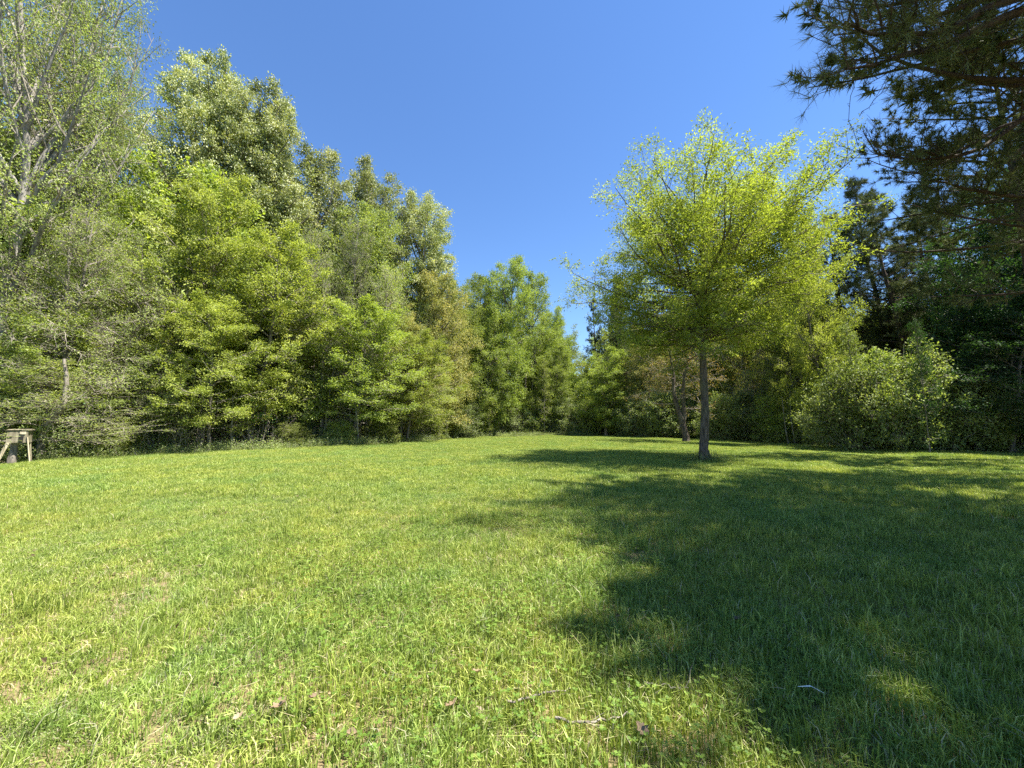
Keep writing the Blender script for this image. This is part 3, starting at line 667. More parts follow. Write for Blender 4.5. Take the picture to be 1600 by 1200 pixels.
# ------------------------------------------------------------------ the lone oak
MAIN_Y = float(ground_pt(1100, 719)[1])
def lone_tree():
    bx = at(1100, 719, MAIN_Y)[0]
    top = at(1130, 190, MAIN_Y)[2]
    root = empty('oak_tree', (bx, MAIN_Y, hh(bx, MAIN_Y)))
    tag(root, 'lone bright yellow green oak with straight dark trunk standing in the meadow', 'tree')
    rg = np.random.default_rng(5)
    m = MAIN_Y / FP                                   # metres per photo pixel at that depth
    # trunk line
    pts = [(1100, 724), (1099, 700), (1100, 640), (1097, 580), (1095, 520), (1093, 470), (1096, 430), (1100, 390), (1105, 350), (1110, 322), (1115, 294), (1119, 266)]
    T = np.array([at(px, py, MAIN_Y) for px, py in pts]) - np.array([bx, MAIN_Y, hh(bx, MAIN_Y)])
    T[0] = (0, 0, -0.1)
    T[1:, 1] += np.cumsum(rg.normal(0, 0.05, len(T) - 1))
    rad = np.array([0.29, 0.175, 0.150, 0.138, 0.130, 0.120, 0.105, 0.085, 0.065, 0.045, 0.03, 0.012])
    n = 70
    t = np.linspace(0, 1, n)[None]
    Pp, _ = sample(T[None], t); rr = np.interp(t, np.linspace(0, 1, len(rad)), rad)
    k = 18
    ph = rg.uniform(0, 6, (1, n, 1)) * 0.15
    wob = 1 + 0.05 * rg.normal(size=(1, n, k)) + 0.07 * np.sin(np.arange(k)[None, None] * 2 * PI / k * 5 + ph)
    wob = wob * (1 + 0.5 * np.clip(1 - t[..., None] * 16, 0, 1) * np.sin(np.arange(k)[None, None] * 2 * PI / k * 3 + 0.6))
    mb = MB(); tubes(mb, Pp, rr, k, wob=wob)
    mb.obj('trunk', B_MAIN, root, True)
    # crown outline in the photograph: row -> half widths left / right of the trunk line, in pixels
    rows = np.array([238, 254, 276, 310, 350, 400, 440, 480, 520, 560, 600])
    lf = np.array([80, 130, 160, 190, 205, 210, 220, 195, 170, 140, 70])
    rt_ = np.array([60, 115, 150, 190, 215, 220, 200, 170, 140, 100, 40])
    n1 = 128
    re_ = np.concatenate([rg.uniform(490, 570, 16), rg.uniform(254, 515, n1 - 16)]); re_[16:] = np.sort(re_[16:])
    az = np.arange(n1) * 2.399963 + rg.normal(0, 0.3, n1)
    c = np.abs(np.cos(az))
    wl = np.interp(re_, rows, lf); wr = np.interp(re_, rows, rt_)
    rad_px = np.where(np.cos(az) < 0, wl, wr) * c + (1 - c) * (wl + wr) * 0.47
    rad_px = rad_px * rg.uniform(0.12, 1.0, n1) ** 0.38
    slope = np.interp(re_, [200, 300, 380, 450, 520, 590], [1.05, 0.62, 0.36, 0.20, 0.06, -0.05]) + rg.normal(0, 0.06, n1)
    rs = np.clip(re_ + rad_px * slope, 268, 545)
    zs = np.array([at(1100, q, MAIN_Y)[2] for q in rs]); zt = np.array([at(1100, q, MAIN_Y)[2] for q in re_])
    tt = np.interp(zs, T[:, 2], np.linspace(0, 1, len(T)))
    P1, _ = sample(T[None], tt[None]); P1 = P1[0]
    tx = np.interp(zt, T[:, 2], T[:, 0])
    tgt = np.stack([tx + np.cos(az) * rad_px * m, P1[:, 1] + np.sin(az) * rad_px * m, zt], 1)
    Ln = np.linalg.norm(tgt - P1, axis=1) + 0.1
    Q1 = walk(rg, P1, norm(tgt - P1), Ln, 8, 0.13, 0.0)
    Q1 = Q1 + (tgt - Q1[:, -1])[:, None] * np.linspace(0, 1, 9)[None, :, None] ** 1.3
    R1 = (0.007 + 0.0072 * Ln ** 1.15)[:, None] * (1 - np.linspace(0, 0.85, 9))[None]
    # the heavy limb that leaves the fork to the right
    big = np.array([at(px, q, MAIN_Y - d) for px, q, d in ((1095, 474, 0), (1112, 456, .1), (1135, 438, .3), (1160, 425, .5), (1190, 418, .7), (1220, 410, .9), (1250, 398, 1.0), (1280, 380, 1.1), (1300, 362, 1.2))]) - np.array([bx, MAIN_Y, 0])
    big2 = np.array([at(px, q, MAIN_Y + d) for px, q, d in ((1094, 480, 0), (1085, 455, .1), (1078, 430, .2), (1070, 405, .3), (1060, 380, .4), (1050, 350, .5), (1040, 328, .6), (1031, 312, .7), (1022, 300, .8))]) - np.array([bx, MAIN_Y, 0])
    big3 = np.array([at(px, q, MAIN_Y - d) for px, q, d in ((1094, 440, 0), (1106, 420, .2), (1125, 392, .5), (1142, 365, .8), (1158, 343, 1.0), (1172, 325, 1.2), (1184, 312, 1.4), (1194, 300, 1.5), (1202, 290, 1.5))]) - np.array([bx, MAIN_Y, 0])
    Q1 = np.concatenate([Q1, big[None], big2[None], big3[None]])
    R1 = np.concatenate([R1, np.linspace(0.085, 0.014, 9)[None], np.linspace(0.075, 0.012, 9)[None], np.linspace(0.07, 0.012, 9)[None]])
    Ln = np.concatenate([Ln, [5.8, 5.6, 5.8]])
    B1 = len(Q1)
    for i in range(B1):
        b = MB(); tubes(b, Q1[i:i + 1], R1[i:i + 1], 7)
        b.obj('branch', B_MAIN, root, True)
    n2 = 9
    t2 = np.clip((np.arange(n2)[None] + rg.random((B1, n2))) / n2 * 0.80 + 0.20, 0, 1)
    P2, T2 = sample(Q1, t2)
    D2 = norm(T2 * 0.8 + perp(rg, T2, 0.7) * 0.8)
    L2 = (Ln[:, None] * 0.26 * (1.2 - 0.6 * t2) * rg.uniform(0.5, 1.2, t2.shape) + 0.15).ravel()
    Q2 = walk(rg, P2.reshape(-1, 3), D2.reshape(-1, 3), L2, 4, 0.12, 0.02)
    R2 = np.tile(np.array([0.012, 0.010, 0.008, 0.006, 0.003]), (len(Q2), 1))
    n3 = 6
    t3 = np.clip((np.arange(n3)[None] + rg.random((len(Q2), n3))) / n3 * 0.85 + 0.18, 0, 1)
    P3, T3 = sample(Q2, t3)
    D3 = norm(T3 * 0.7 + perp(rg, T3, 0.6) * 0.8)
    L3 = (L2[:, None] * 0.45 * rg.uniform(0.5, 1.1, t3.shape) + 0.12).ravel()
    Q3 = walk(rg, P3.reshape(-1, 3), D3.reshape(-1, 3), L3, 2, 0.12, -0.02)
    cb = MB()
    tubes(cb, Q2, R2, 4, 1)
    tubes(cb, Q3, np.tile(np.array([0.004, 0.003, 0.0015]), (len(Q3), 1)), 3, 1)
    g = dict(rg=rg)
    # lower, inner twigs carry fewer leaves
    z = Q3[:, -1, 2]
    keep = rg.random(len(Q3)) < np.interp(z, [3.5, 5.0, 6.5], [0.15, 0.55, 1.0])
    add_leaves(cb, g, n=24, L=0.11, Wd=0.045, up=0.9, droop=0.3, spread=0.13, clump=0.35, Q=Q3[keep])
    c = cb.obj('crown', [M_MAIN, B_TWIG], root)
    tag(c, kind='stuff')
    # tuft of weeds and dry stalks at its foot
    w = MB()
    nn = 520
    a = rg.uniform(0, 2 * PI, nn); r = np.abs(rg.normal(0, .45, nn)) + .2
    p0 = np.stack([bx + np.cos(a) * r, MAIN_Y + np.sin(a) * r, np.full(nn, hh(bx, MAIN_Y))], 1)
    tubes(w, walk(rg, p0, np.stack([rg.normal(0, .25, nn), rg.normal(0, .25, nn), np.ones(nn)], 1), rg.uniform(0.15, 0.55, nn), 3, 0.15), np.tile(np.array([.004, .003, .003, .001]), (nn, 1)), 3, 0, rg.random(nn))
    q = w.obj('weeds', M_SHRUB); tag(q, kind='stuff')
lone_tree()

# ------------------------------------------------------------------ the twin stemmed tree behind it
def twin_tree():
    Y = float(ground_pt(1072, 692)[1])
    bx = at(1072, 692, Y)[0]
    root = empty('twin_stemmed_tree', (bx, Y, hh(bx, Y)))
    tag(root, 'small dark tree forking near the ground with orange tinted young leaves', 'tree')
    rg = np.random.default_rng(15)
    O = np.array([bx, Y, 0])
    def line(pp): return np.array([at(px, q, Y + d) for px, q, d in pp]) - O
    stemA = line(((1073, 696, 0), (1071, 680, 0), (1067, 665, 0), (1063, 650, 0), (1057, 632, .1), (1052, 612, .2), (1053, 590, .3), (1048, 560, .4), (1040, 520, .5), (1036, 480, .6)))
    stemB = line(((1066, 668, 0), (1069, 650, 0), (1068, 635, 0), (1067, 610, -.1), (1069, 590, -.2), (1074, 570, -.3), (1084, 545, -.5), (1096, 520, -.6), (1104, 490, -.7), (1110, 470, -.7)))
    for st, r0 in ((stemA, 0.26), (stemB, 0.17)):
        t = np.linspace(0, 1, 40)[None]; Pp, _ = sample(st[None], t)
        b = MB(); tubes(b, Pp, np.interp(t, [0, .08, .5, 1], [r0 * 1.4, r0, r0 * 0.6, 0.03]), 10, wob=1 + 0.06 * rg.normal(size=(1, 40, 10)))
        b.obj('trunk', B_MAIN, root, True)
    St = np.stack([stemA, stemB])
    n1 = 18
    t1 = np.tile(np.linspace(0.42, 1, n1), (2, 1))
    P1, _ = sample(St, t1); P1 = P1.reshape(-1, 3)
    az = np.arange(len(P1)) * 2.4 + rg.normal(0, .3, len(P1))
    el = rg.normal(0.12, 0.2, len(P1))
    L1 = rg.uniform(1.8, 4.4, len(P1)) * np.interp(t1.ravel(), [0.42, 0.6, 1], [1, 1, .5])
    Q1 = walk(rg, P1, np.stack([np.cos(az) * np.cos(el), np.sin(az) * np.cos(el), np.sin(el)], 1), L1, 7, 0.13, 0.0)
    for i in range(len(Q1)):
        b = MB(); tubes(b, Q1[i:i + 1], np.linspace(0.04, 0.008, 8)[None], 5); b.obj('branch', B_GREY, root, True)
    t2 = rg.random((len(Q1), 10)) * 0.85 + 0.15; P2, T2 = sample(Q1, t2)
    Q2 = walk(rg, P2.reshape(-1, 3), norm(T2 * .7 + perp(rg, T2, .6) * .8).reshape(-1, 3), rg.uniform(.4, 1.3, t2.size), 4, .15)
    t3 = rg.random((len(Q2), 6)) * 0.8 + 0.2; P3, T3 = sample(Q2, t3)
    Q3 = walk(rg, P3.reshape(-1, 3), norm(T3 * .7 + perp(rg, T3, .6) * .8).reshape(-1, 3), rg.uniform(.2, .6, t3.size), 2, .15)
    cb = MB()
    tubes(cb, Q2, np.tile(np.array([.012, .01, .008, .006, .003]), (len(Q2), 1)), 3, 1)
    tubes(cb, Q3, np.tile(np.array([.006, .005, .002]), (len(Q3), 1)), 3, 1)
    add_leaves(cb, dict(rg=rg), n=7, L=0.12, Wd=0.07, up=1.0, spread=0.10, Q=Q3[rg.random(len(Q3)) < 0.55])
    tag(cb.obj('crown', [M_ORANGE, B_TWIG], root), kind='stuff')
twin_tree()

# ------------------------------------------------------------------ pines that overhang from the right
def near_pine(x, y, H, z0, name_label, seed, prof, RAD, limbs=(), n1=46, detail=1.0, needle=(26, 0.19, 0.0045, 0.95), ysc=0.6):
    rg = np.random.default_rng(seed)
    root = empty('pine_tree', (x, y, hh(x, y)))
    tag(root, name_label, 'tree', 'overhanging pines rooted beyond the right edge')
    O = np.array([x, y, 0.0])
    T = walk(rg, np.array([[0, 0, -.2]]), np.array([[0, 0, 1.0]]), np.array([H + .2]), 14, 0.02, 0.1)
    b = MB(); t = np.linspace(0, 1, 50)[None]; Pp, _ = sample(T, t)
    tubes(b, Pp, 0.27 * (1 - t) ** 0.8 + 0.015, 14, wob=1 + 0.05 * rg.normal(size=(1, 50, 14)))
    b.obj('trunk', B_PINE, root, True)
    t1 = z0 / H + (1 - z0 / H) * (np.arange(n1) + rg.random(n1)) / n1 * 0.97
    P1, _ = sample(T, t1[None]); P1 = P1[0]
    tc = (t1 - z0 / H) / (1 - z0 / H)
    az = np.arange(n1) * 2.4 + rg.normal(0, .25, n1)
    el = np.radians(-2 + 45 * tc) + rg.normal(0, .08, n1)
    L1 = RAD * np.array([prof(q) for q in tc]) / np.cos(el) * rg.uniform(.8, 1.1, n1)
    Q1 = walk(rg, P1, np.stack([np.cos(az) * np.cos(el), ysc * np.sin(az) * np.cos(el), np.sin(el)], 1), L1 * np.hypot(np.cos(az), ysc * np.sin(az)), 8, 0.07, 0.03)
    R1 = (0.012 + 0.011 * L1)[:, None] * np.linspace(1, .18, 9)[None]
    lim0 = []
    for k, lb in enumerate(limbs):
        q = np.array([at(px, py, Y) for px, py, Y in lb]) - O
        q = np.concatenate([[np.array([0, 0, q[0, 2] - 0.3])], q])
        q, _ = sample(q[None], np.linspace(0, 1, 9)[None]); q = q + rg.normal(0, .03, q.shape)
        lim0.append(len(Q1)); Q1 = np.concatenate([Q1, q]); R1 = np.concatenate([R1, np.linspace(0.085, 0.016, 9)[None]]); L1 = np.append(L1, 7.0)
    for i in range(len(Q1)):
        b = MB(); tubes(b, Q1[i:i + 1], R1[i:i + 1], 7); b.obj('branch', B_PINE, root, True)
    n2 = int(14 * detail)
    t2 = np.clip((np.arange(n2)[None] + rg.random((len(Q1), n2))) / n2 * .8 + .22, 0, 1)
    P2, T2 = sample(Q1, t2)
    L2 = (L1[:, None] * .21 * (1.25 - .8 * t2) * rg.uniform(.5, 1.2, t2.shape) + .25).ravel()
    Q2 = walk(rg, P2.reshape(-1, 3), norm(T2 * .75 + perp(rg, T2, .45) * .8 + np.array([0, 0, .1])).reshape(-1, 3), L2, 5, .13, .09)
    if limbs:                                         # the boughs in view are densely branched towards their ends
        t2b = rg.uniform(.45, 1, (len(lim0), 13)); P2b, T2b = sample(Q1[lim0], t2b)
        L2b = (rg.uniform(.35, 1.3, t2b.shape) * (1.35 - .8 * t2b)).ravel()
        Q2 = np.concatenate([Q2, walk(rg, P2b.reshape(-1, 3), norm(T2b * .8 + perp(rg, T2b, .3) * .7 + np.array([0, 0, .08])).reshape(-1, 3), L2b, 5, .14, .10)])
        L2 = np.concatenate([L2, L2b])
    R2 = (0.006 + 0.006 * L2)[:, None] * np.linspace(1, .35, 6)[None]
    n3 = int(6 * detail)
    t3 = np.clip((np.arange(n3)[None] + rg.random((len(Q2), n3))) / n3 * .75 + .28, 0, 1)
    P3, T3 = sample(Q2, t3)
    Q3 = walk(rg, P3.reshape(-1, 3), norm(T3 * .6 + perp(rg, T3, .3) * .75 + np.array([0, 0, .25])).reshape(-1, 3), (L2[:, None] * .28 * rg.uniform(.5, 1.1, t3.shape) + .10).ravel(), 3, .15, .10)
    cb = MB()
    tubes(cb, Q2, R2, 4, 1)
    tubes(cb, Q3, np.tile(np.array([.006, .005, .005, .004]), (len(Q3), 1)), 3, 1)
    kp = rg.random(len(Q3)) < .8
    Qn = Q3[kp]
    needles(cb, rg, Qn[:, -1], norm(Qn[:, -1] - Qn[:, -2]), *needle)
    needles(cb, rg, Q2[:, -1], norm(Q2[:, -1] - Q2[:, -2]), *needle)
    needles(cb, rg, Q2[:, 3], norm(Q2[:, 4] - Q2[:, 3]), *needle)
    tag(cb.obj('crown', [M_PINE, B_PINE], root), kind='stuff')
    return root, O

LIMBS_A = [((1640, -60, 5.9), (1560, -30, 5.8), (1500, -5, 5.7), (1460, 5, 5.6), (1410, 10, 5.5), (1360, 12, 5.4)),
           ((1640, -10, 5.6), (1560, 15, 5.5), (1490, 38, 5.4), (1425, 58, 5.3), (1365, 60, 5.2), (1315, 46, 5.1)),
           ((1640, 15, 5.8), (1540, 45, 5.7), (1470, 76, 5.6), (1420, 92, 5.5), (1370, 108, 5.4), (1318, 116, 5.3))]
near_pine(11.5, 6.0, 18.5, 9.8, 'nearest pine, its dark needled boughs hanging into the top right corner', 101, lambda t: 0.95 - 0.58 * t, 7.2, LIMBS_A, n1=46, needle=(22, .22, .0058, 1.2), ysc=0.5)
LIMBS_B = [((1660, 150, 8.8), (1590, 190, 8.7), (1530, 235, 8.6), (1490, 252, 8.5), (1460, 248, 8.4), (1430, 240, 8.3)),
           ((1660, 120, 9.2), (1590, 140, 9.1), (1530, 130, 9.0), (1500, 120, 9.0), (1475, 130, 8.9), (1455, 128, 8.8)),
           ((1680, 60, 9.6), (1620, 60, 9.5), (1570, 70, 9.4), (1530, 80, 9.3), (1500, 95, 9.2), (1480, 110, 9.1)),
           ((1680, 300, 9.6), (1620, 310, 9.5), (1570, 305, 9.4), (1530, 300, 9.3), (1490, 290, 9.2), (1450, 285, 9.1))]
near_pine(16.2, 9.2, 19, 5.0, 'pine with curved up bare twigs reaching in below the dark corner boughs', 102, lambda t: 0.9 - 0.5 * t, 5.6, LIMBS_B, n1=46, needle=(26, .21, .010, 1.1), ysc=0.6)
pc, _ = near_pine(12.0, 2.6, 17.5, 9.0, 'pine standing beside the viewer beyond the right edge', 103, lambda t: 0.95 - 0.58 * t, 6.2, (), n1=40, detail=.8, needle=(30, .26, .034, 1.1), ysc=0.75)  # needles widened so the crown casts a denser shadow
for (x_, y_, rz_, lab_) in ((12.2, -4.2, .6, 'pine behind the viewer beyond the right edge'), (20.5, 14.6, 2.2, 'pine at the corner of the meadow beyond the right edge'),
                             (12.3, 7.2, 3.0, 'pine added close behind the nearest one to fill out its shadow'),  # from here down: copies added to thicken the shadow on the grass
                             (11.9, 1.0, 2.6, 'pine added nearest the viewer to darken the lower right shadow'),
                             (12.6, 1.9, 1.9, 'pine added against the one beside the viewer to close a gap in its shadow'),
                             (11.9, 3.9, .3, 'pine added behind the nearest one to thicken its shadow'), (12.5, .6, 3.5, 'pine added beside the viewer to thicken the foreground shadow')):
    r_ = pc.copy(); C.objects.link(r_); r_.location = (x_, y_, hh(x_, y_)); r_.rotation_euler = (0, 0, rz_); r_['label'] = lab_
    for ch in list(pc.children):
        c_ = ch.copy(); C.objects.link(c_); c_.parent = r_

def dead_bough():
    """bare bough with upcurved twigs under the needled ones, and two hanging bits of vine"""
    rg = np.random.default_rng(33)
    Y = 8.4
    root = empty('dead_bough', tuple(at(1600, 190, Y)))
    tag(root, 'bare curved bough with upturned twigs against the sky at right', 'branch')
    O = at(1600, 190, Y)
    main = np.array([at(px, py, Y) for px, py in ((1690, 150), (1600, 185), (1560, 200), (1520, 225), (1480, 245), (1440, 250), (1410, 247), (1385, 245), (1370, 240), (1360, 226))]) - O
    b = MB(); tubes(b, main[None], np.linspace(.045, .007, 10)[None], 6); b.obj('stem', B_PINE, root, True)
    tw = MB()
    t = rg.uniform(.25, 1, (1, 34)); p, T = sample(main[None], t)
    d = norm(T[0] * .8 + np.stack([rg.normal(-.1, .2, 34), rg.normal(0, .5, 34), rg.normal(.3, .5, 34)], 1))
    Q = walk(rg, p[0], d, rg.uniform(.3, 1.1, 34), 7, .09, .14)
    tubes(tw, Q, np.tile(np.linspace(.010, .003, 8), (34, 1)), 4)
    t = rg.uniform(.3, 1, (34, 4)); p, T = sample(Q, t)
    Q = walk(rg, p.reshape(-1, 3), norm(T + perp(rg, T) * .7).reshape(-1, 3), rg.uniform(.1, .4, 136), 4, .15, .12)
    tubes(tw, Q, np.tile(np.linspace(.005, .002, 5), (136, 1)), 3)
    tag(tw.obj('twigs', B_PINE, root), kind='stuff')
    for lab, pts in (('long thin strand of dry vine hanging from the nearest bough', ((1335, 135), (1329, 150), (1327, 170), (1326, 190), (1333, 203), (1337, 215), (1340, 225))),
                     ('short crooked strand of dry vine hanging beside the long one', ((1384, 132), (1378, 145), (1366, 155), (1358, 168), (1347, 174), (1343, 182)))):
        m_ = np.array([at(px, py, 5.4) for px, py in pts])
        v = MB(); tubes(v, m_[None], np.full((1, len(pts)), .0045), 4)
        t = rg.random((1, 12)); p, T = sample(m_[None], t)
        tubes(v, walk(rg, p[0], rg.normal(0, 1, (12, 3)) + np.array([0, 0, -.8]), rg.uniform(.03, .10, 12), 3, .3), np.tile(np.linspace(.003, .001, 4), (12, 1)), 3)
        o = v.obj('hanging_vine', B_PINE); tag(o, lab, 'vine')
dead_bough()

# ------------------------------------------------------------------ the mass of wood behind (instances of the kinds above)
def gn_group(name):
    ng = bpy.data.node_groups.new(name, 'GeometryNodeTree')
    ng.interface.new_socket('Geometry', in_out='INPUT', socket_type='NodeSocketGeometry')
    ng.interface.new_socket('Geometry', in_out='OUTPUT', socket_type='NodeSocketGeometry')
    return ng, ng.nodes, ng.links

def attr(N, name, typ):
    n = N.new('GeometryNodeInputNamedAttribute'); n.data_type = typ; n.inputs['Name'].default_value = name
    return n

def points_obj(name, pts, rot, scl, variant, protos, mats, smooth=False):
    """one object that holds its own prototypes (proto = 0,1,..) and loose points (proto = -1) on which they repeat"""
    mb = MB(); pid = []
    for k, p in enumerate(protos):
        for V, F, M, T in zip(p.V, p.F, p.M, p.T):
            pass
        off = mb.n
        for V, F, M, T in zip(p.V, p.F, p.M, p.T):
            mb.V.append(V); mb.F.append(F + off); mb.M.append(M); mb.T.append(T)
        mb.n += p.n; pid.append(np.full(p.n, k))
    n0 = mb.n
    mb.V.append(np.asarray(pts, float)); mb.F.append(np.zeros((0, 4), int)); mb.M.append(np.zeros(0, int)); mb.T.append(np.zeros(len(pts)))
    mb.n += len(pts); pid.append(np.full(len(pts), -1))
    me = mb.mesh(name, mats, smooth)
    N = mb.n
    a = me.attributes.new('proto', 'INT', 'POINT'); a.data.foreach_set('value', np.concatenate(pid).astype(np.int32))
    v = np.zeros(N, np.int32); v[n0:] = variant
    a = me.attributes.new('variant', 'INT', 'POINT'); a.data.foreach_set('value', v)
    for nm, val in (('rot', rot), ('scl', scl)):
        f = np.zeros((N, 3), np.float32); f[n0:] = val
        a = me.attributes.new(nm, 'FLOAT_VECTOR', 'POINT'); a.data.foreach_set('vector', f.ravel())
    o = bpy.data.objects.new(name, me); C.objects.link(o)
    ng, Nn, L = gn_group(name + '_scatter')
    gi = Nn.new('NodeGroupInput'); go = Nn.new('NodeGroupOutput')
    pa = attr(Nn, 'proto', 'INT')
    def sel(k):
        c = Nn.new('FunctionNodeCompare'); c.data_type = 'INT'; c.operation = 'EQUAL'; c.inputs[3].default_value = k
        L.new(pa.outputs[0], c.inputs[2])
        s = Nn.new('GeometryNodeSeparateGeometry'); s.domain = 'POINT'
        L.new(gi.outputs[0], s.inputs[0]); L.new(c.outputs[0], s.inputs[1])
        return s
    jn = Nn.new('GeometryNodeJoinGeometry')
    for k in range(len(protos) - 1, -1, -1):
        g2 = Nn.new('GeometryNodeGeometryToInstance'); L.new(sel(k).outputs[0], g2.inputs[0]); L.new(g2.outputs[0], jn.inputs[0])
    ip = Nn.new('GeometryNodeInstanceOnPoints'); ip.inputs['Pick Instance'].default_value = True
    L.new(sel(-1).outputs[0], ip.inputs['Points']); L.new(jn.outputs[0], ip.inputs['Instance'])
    L.new(attr(Nn, 'variant', 'INT').outputs[0], ip.inputs['Instance Index'])
    L.new(attr(Nn, 'rot', 'FLOAT_VECTOR').outputs[0], ip.inputs['Rotation'])
    L.new(attr(Nn, 'scl', 'FLOAT_VECTOR').outputs[0], ip.inputs['Scale'])
    L.new(ip.outputs[0], go.inputs[0])
    md = o.modifiers.new('scatter', 'NODES'); md.node_group = ng
    return o

def woodland():
    """trees further in, which read as one mass: a light prototype of trunk and foliage repeated"""
    protos = []
    for sd, H, rad, z0 in ((201, 15, 3.6, 3.0), (202, 17, 3.8, 4.5), (203, 12, 3.6, 1.5)):
        g = grow(sd, H=H, r0=0.16, z0=z0, RAD=rad, prof=lambda t: math.sqrt(max(.03, 1 - max(0, t - .3) ** 2 / .52)), elev=el_spread(10, 62), n1=28, n2=7, n3=5, flat=.3)
        b = MB(); tubes(b, g['T'], g['RT'], 6); tubes(b, g['Q1'], g['R1'], 4)
        tubes(b, g['Q2'], g['R2'], 3)
        add = MB(); add_leaves(add, g, n=10, L=.24, Wd=.14, up=.6, spread=.25, clump=.4)
        for V, F, M, T in zip(add.V, add.F, add.M, add.T):
            b.add(V, F, 1 if sd != 203 else 2, T)
        protos.append(b)
    rg = np.random.default_rng(77)
    x = rg.uniform(-75, 75, 6000); y = rg.uniform(-25, 95, 6000)
    d = field_dist(x, y)
    ok = (d < -6.0) & (d > -26) & ~((x > 8) & (y < 12)) & ~((x / np.maximum(y, 1) > 0.62) & (d > -10)) & (x / np.maximum(y, 1) > -2.2) & (y > 0)
    x, y, d = x[ok], y[ok], d[ok]
    kx, ky = [], []
    for a, b in zip(x, y):
        if all((a - p) ** 2 + (b - q) ** 2 > 2.9 ** 2 for p, q in zip(kx[-2000:], ky[-2000:])):
            kx.append(a); ky.append(b)
    x, y = np.array(kx), np.array(ky)
    n = len(x)
    # tops stay under the skyline of the trees in front
    sky_px = np.array([-400, 0, 200, 300, 450, 600, 700, 860, 885, 905, 960, 1100, 1250, 1400, 1500, 1700])
    sky_py = np.array([150, 150, 190, 250, 330, 400, 460, 520, 565, 540, 500, 470, 460, 470, 460, 440])
    px = 800 + 600 * x / np.maximum(y, 1)
    top = np.interp(px, sky_px, sky_py) + rg.uniform(0, 90, n)
    zt = 1.6 + (660 - top) / 600 * y
    H = np.array([15, 17, 12])[np.arange(n) % 3]
    s = np.clip(zt / H, 0.35, 1.6)
    scl = np.stack([np.clip(s, .8, 1.2), np.clip(s, .8, 1.2), s], 1)
    rot = np.stack([np.zeros(n), np.zeros(n), rg.uniform(0, 6.28, n)], 1)
    o = points_obj('woodland', np.stack([x, y, height(x, y)], 1), rot, scl, np.arange(n) % 3, protos, [B_GREY, M_MID, M_BEECH])
    tag(o, 'mass of leafy trees deeper in the wood behind the edge', kind='stuff')
    print('woodland', n)
woodland()

# ------------------------------------------------------------------ thicket of stems, low leaves and litter under the trees
def edge_points(rg, n, d0, d1, near=True):
    out = []
    while sum(len(a) for a in out) < n:
        x = rg.uniform(-45, 45, 20000); y = rg.uniform(6, 62, 20000)
        d = field_dist(x, y)
        ok = (d < d0) & (d > d1) & (np.abs(x) / y < 1.7)
        out.append(np.stack([x[ok], y[ok]], 1))
    return np.concatenate(out)[:n]

def patchwork(name, label, protos, mats, p, s0, s1, rg, hs=None):
    n = len(p)
    s_ = rg.uniform(s0, s1, n)
    scl = np.stack([s_, s_, s_ if hs is None else s_ * hs], 1)
    rot = np.stack([np.zeros(n), np.zeros(n), rg.uniform(0, 6.28, n)], 1)
    o = points_obj(name, np.stack([p[:, 0], p[:, 1], height(p[:, 0], p[:, 1])], 1), rot, scl, rg.integers(0, len(protos), n), protos, mats)
    tag(o, label, kind='stuff')

def stems_proto(rg, n, size, h0, h1, r, nb, nl, leafL, lean=.28):
    b = MB()
    P0 = np.stack([rg.uniform(-size / 2, size / 2, n), rg.uniform(-size / 2, size / 2, n), np.full(n, -.05)], 1)
    Ls = rg.uniform(h0, h1, n)
    Q = walk(rg, P0, np.stack([rg.normal(0, lean, n), rg.normal(0, lean, n), np.ones(n)], 1), Ls, 4, .11)
    tubes(b, Q, (r * (.6 + Ls / h1))[:, None] * np.linspace(1, .3, 5)[None], 3, 1, rg.random(n))
    t = rg.uniform(.15, 1, (n, nb)); pp, T = sample(Q, t)
    Q2 = walk(rg, pp.reshape(-1, 3), norm(T * .4 + perp(rg, T, .3) * .8).reshape(-1, 3), (rg.uniform(.15, .4, (n, nb)) * Ls[:, None]).ravel(), 2, .2)
    tubes(b, Q2, np.tile(np.array([.5, .4, .2]) * r, (len(Q2), 1)), 3, 1)
    t = rg.uniform(.2, 1, (len(Q2), nl)); pp, T = sample(Q2, t); pp = pp.reshape(-1, 3)
    leaf_quads(b, rg, pp + rg.normal(0, leafL * .8, pp.shape), leafL, leafL * .62, .8)
    return b

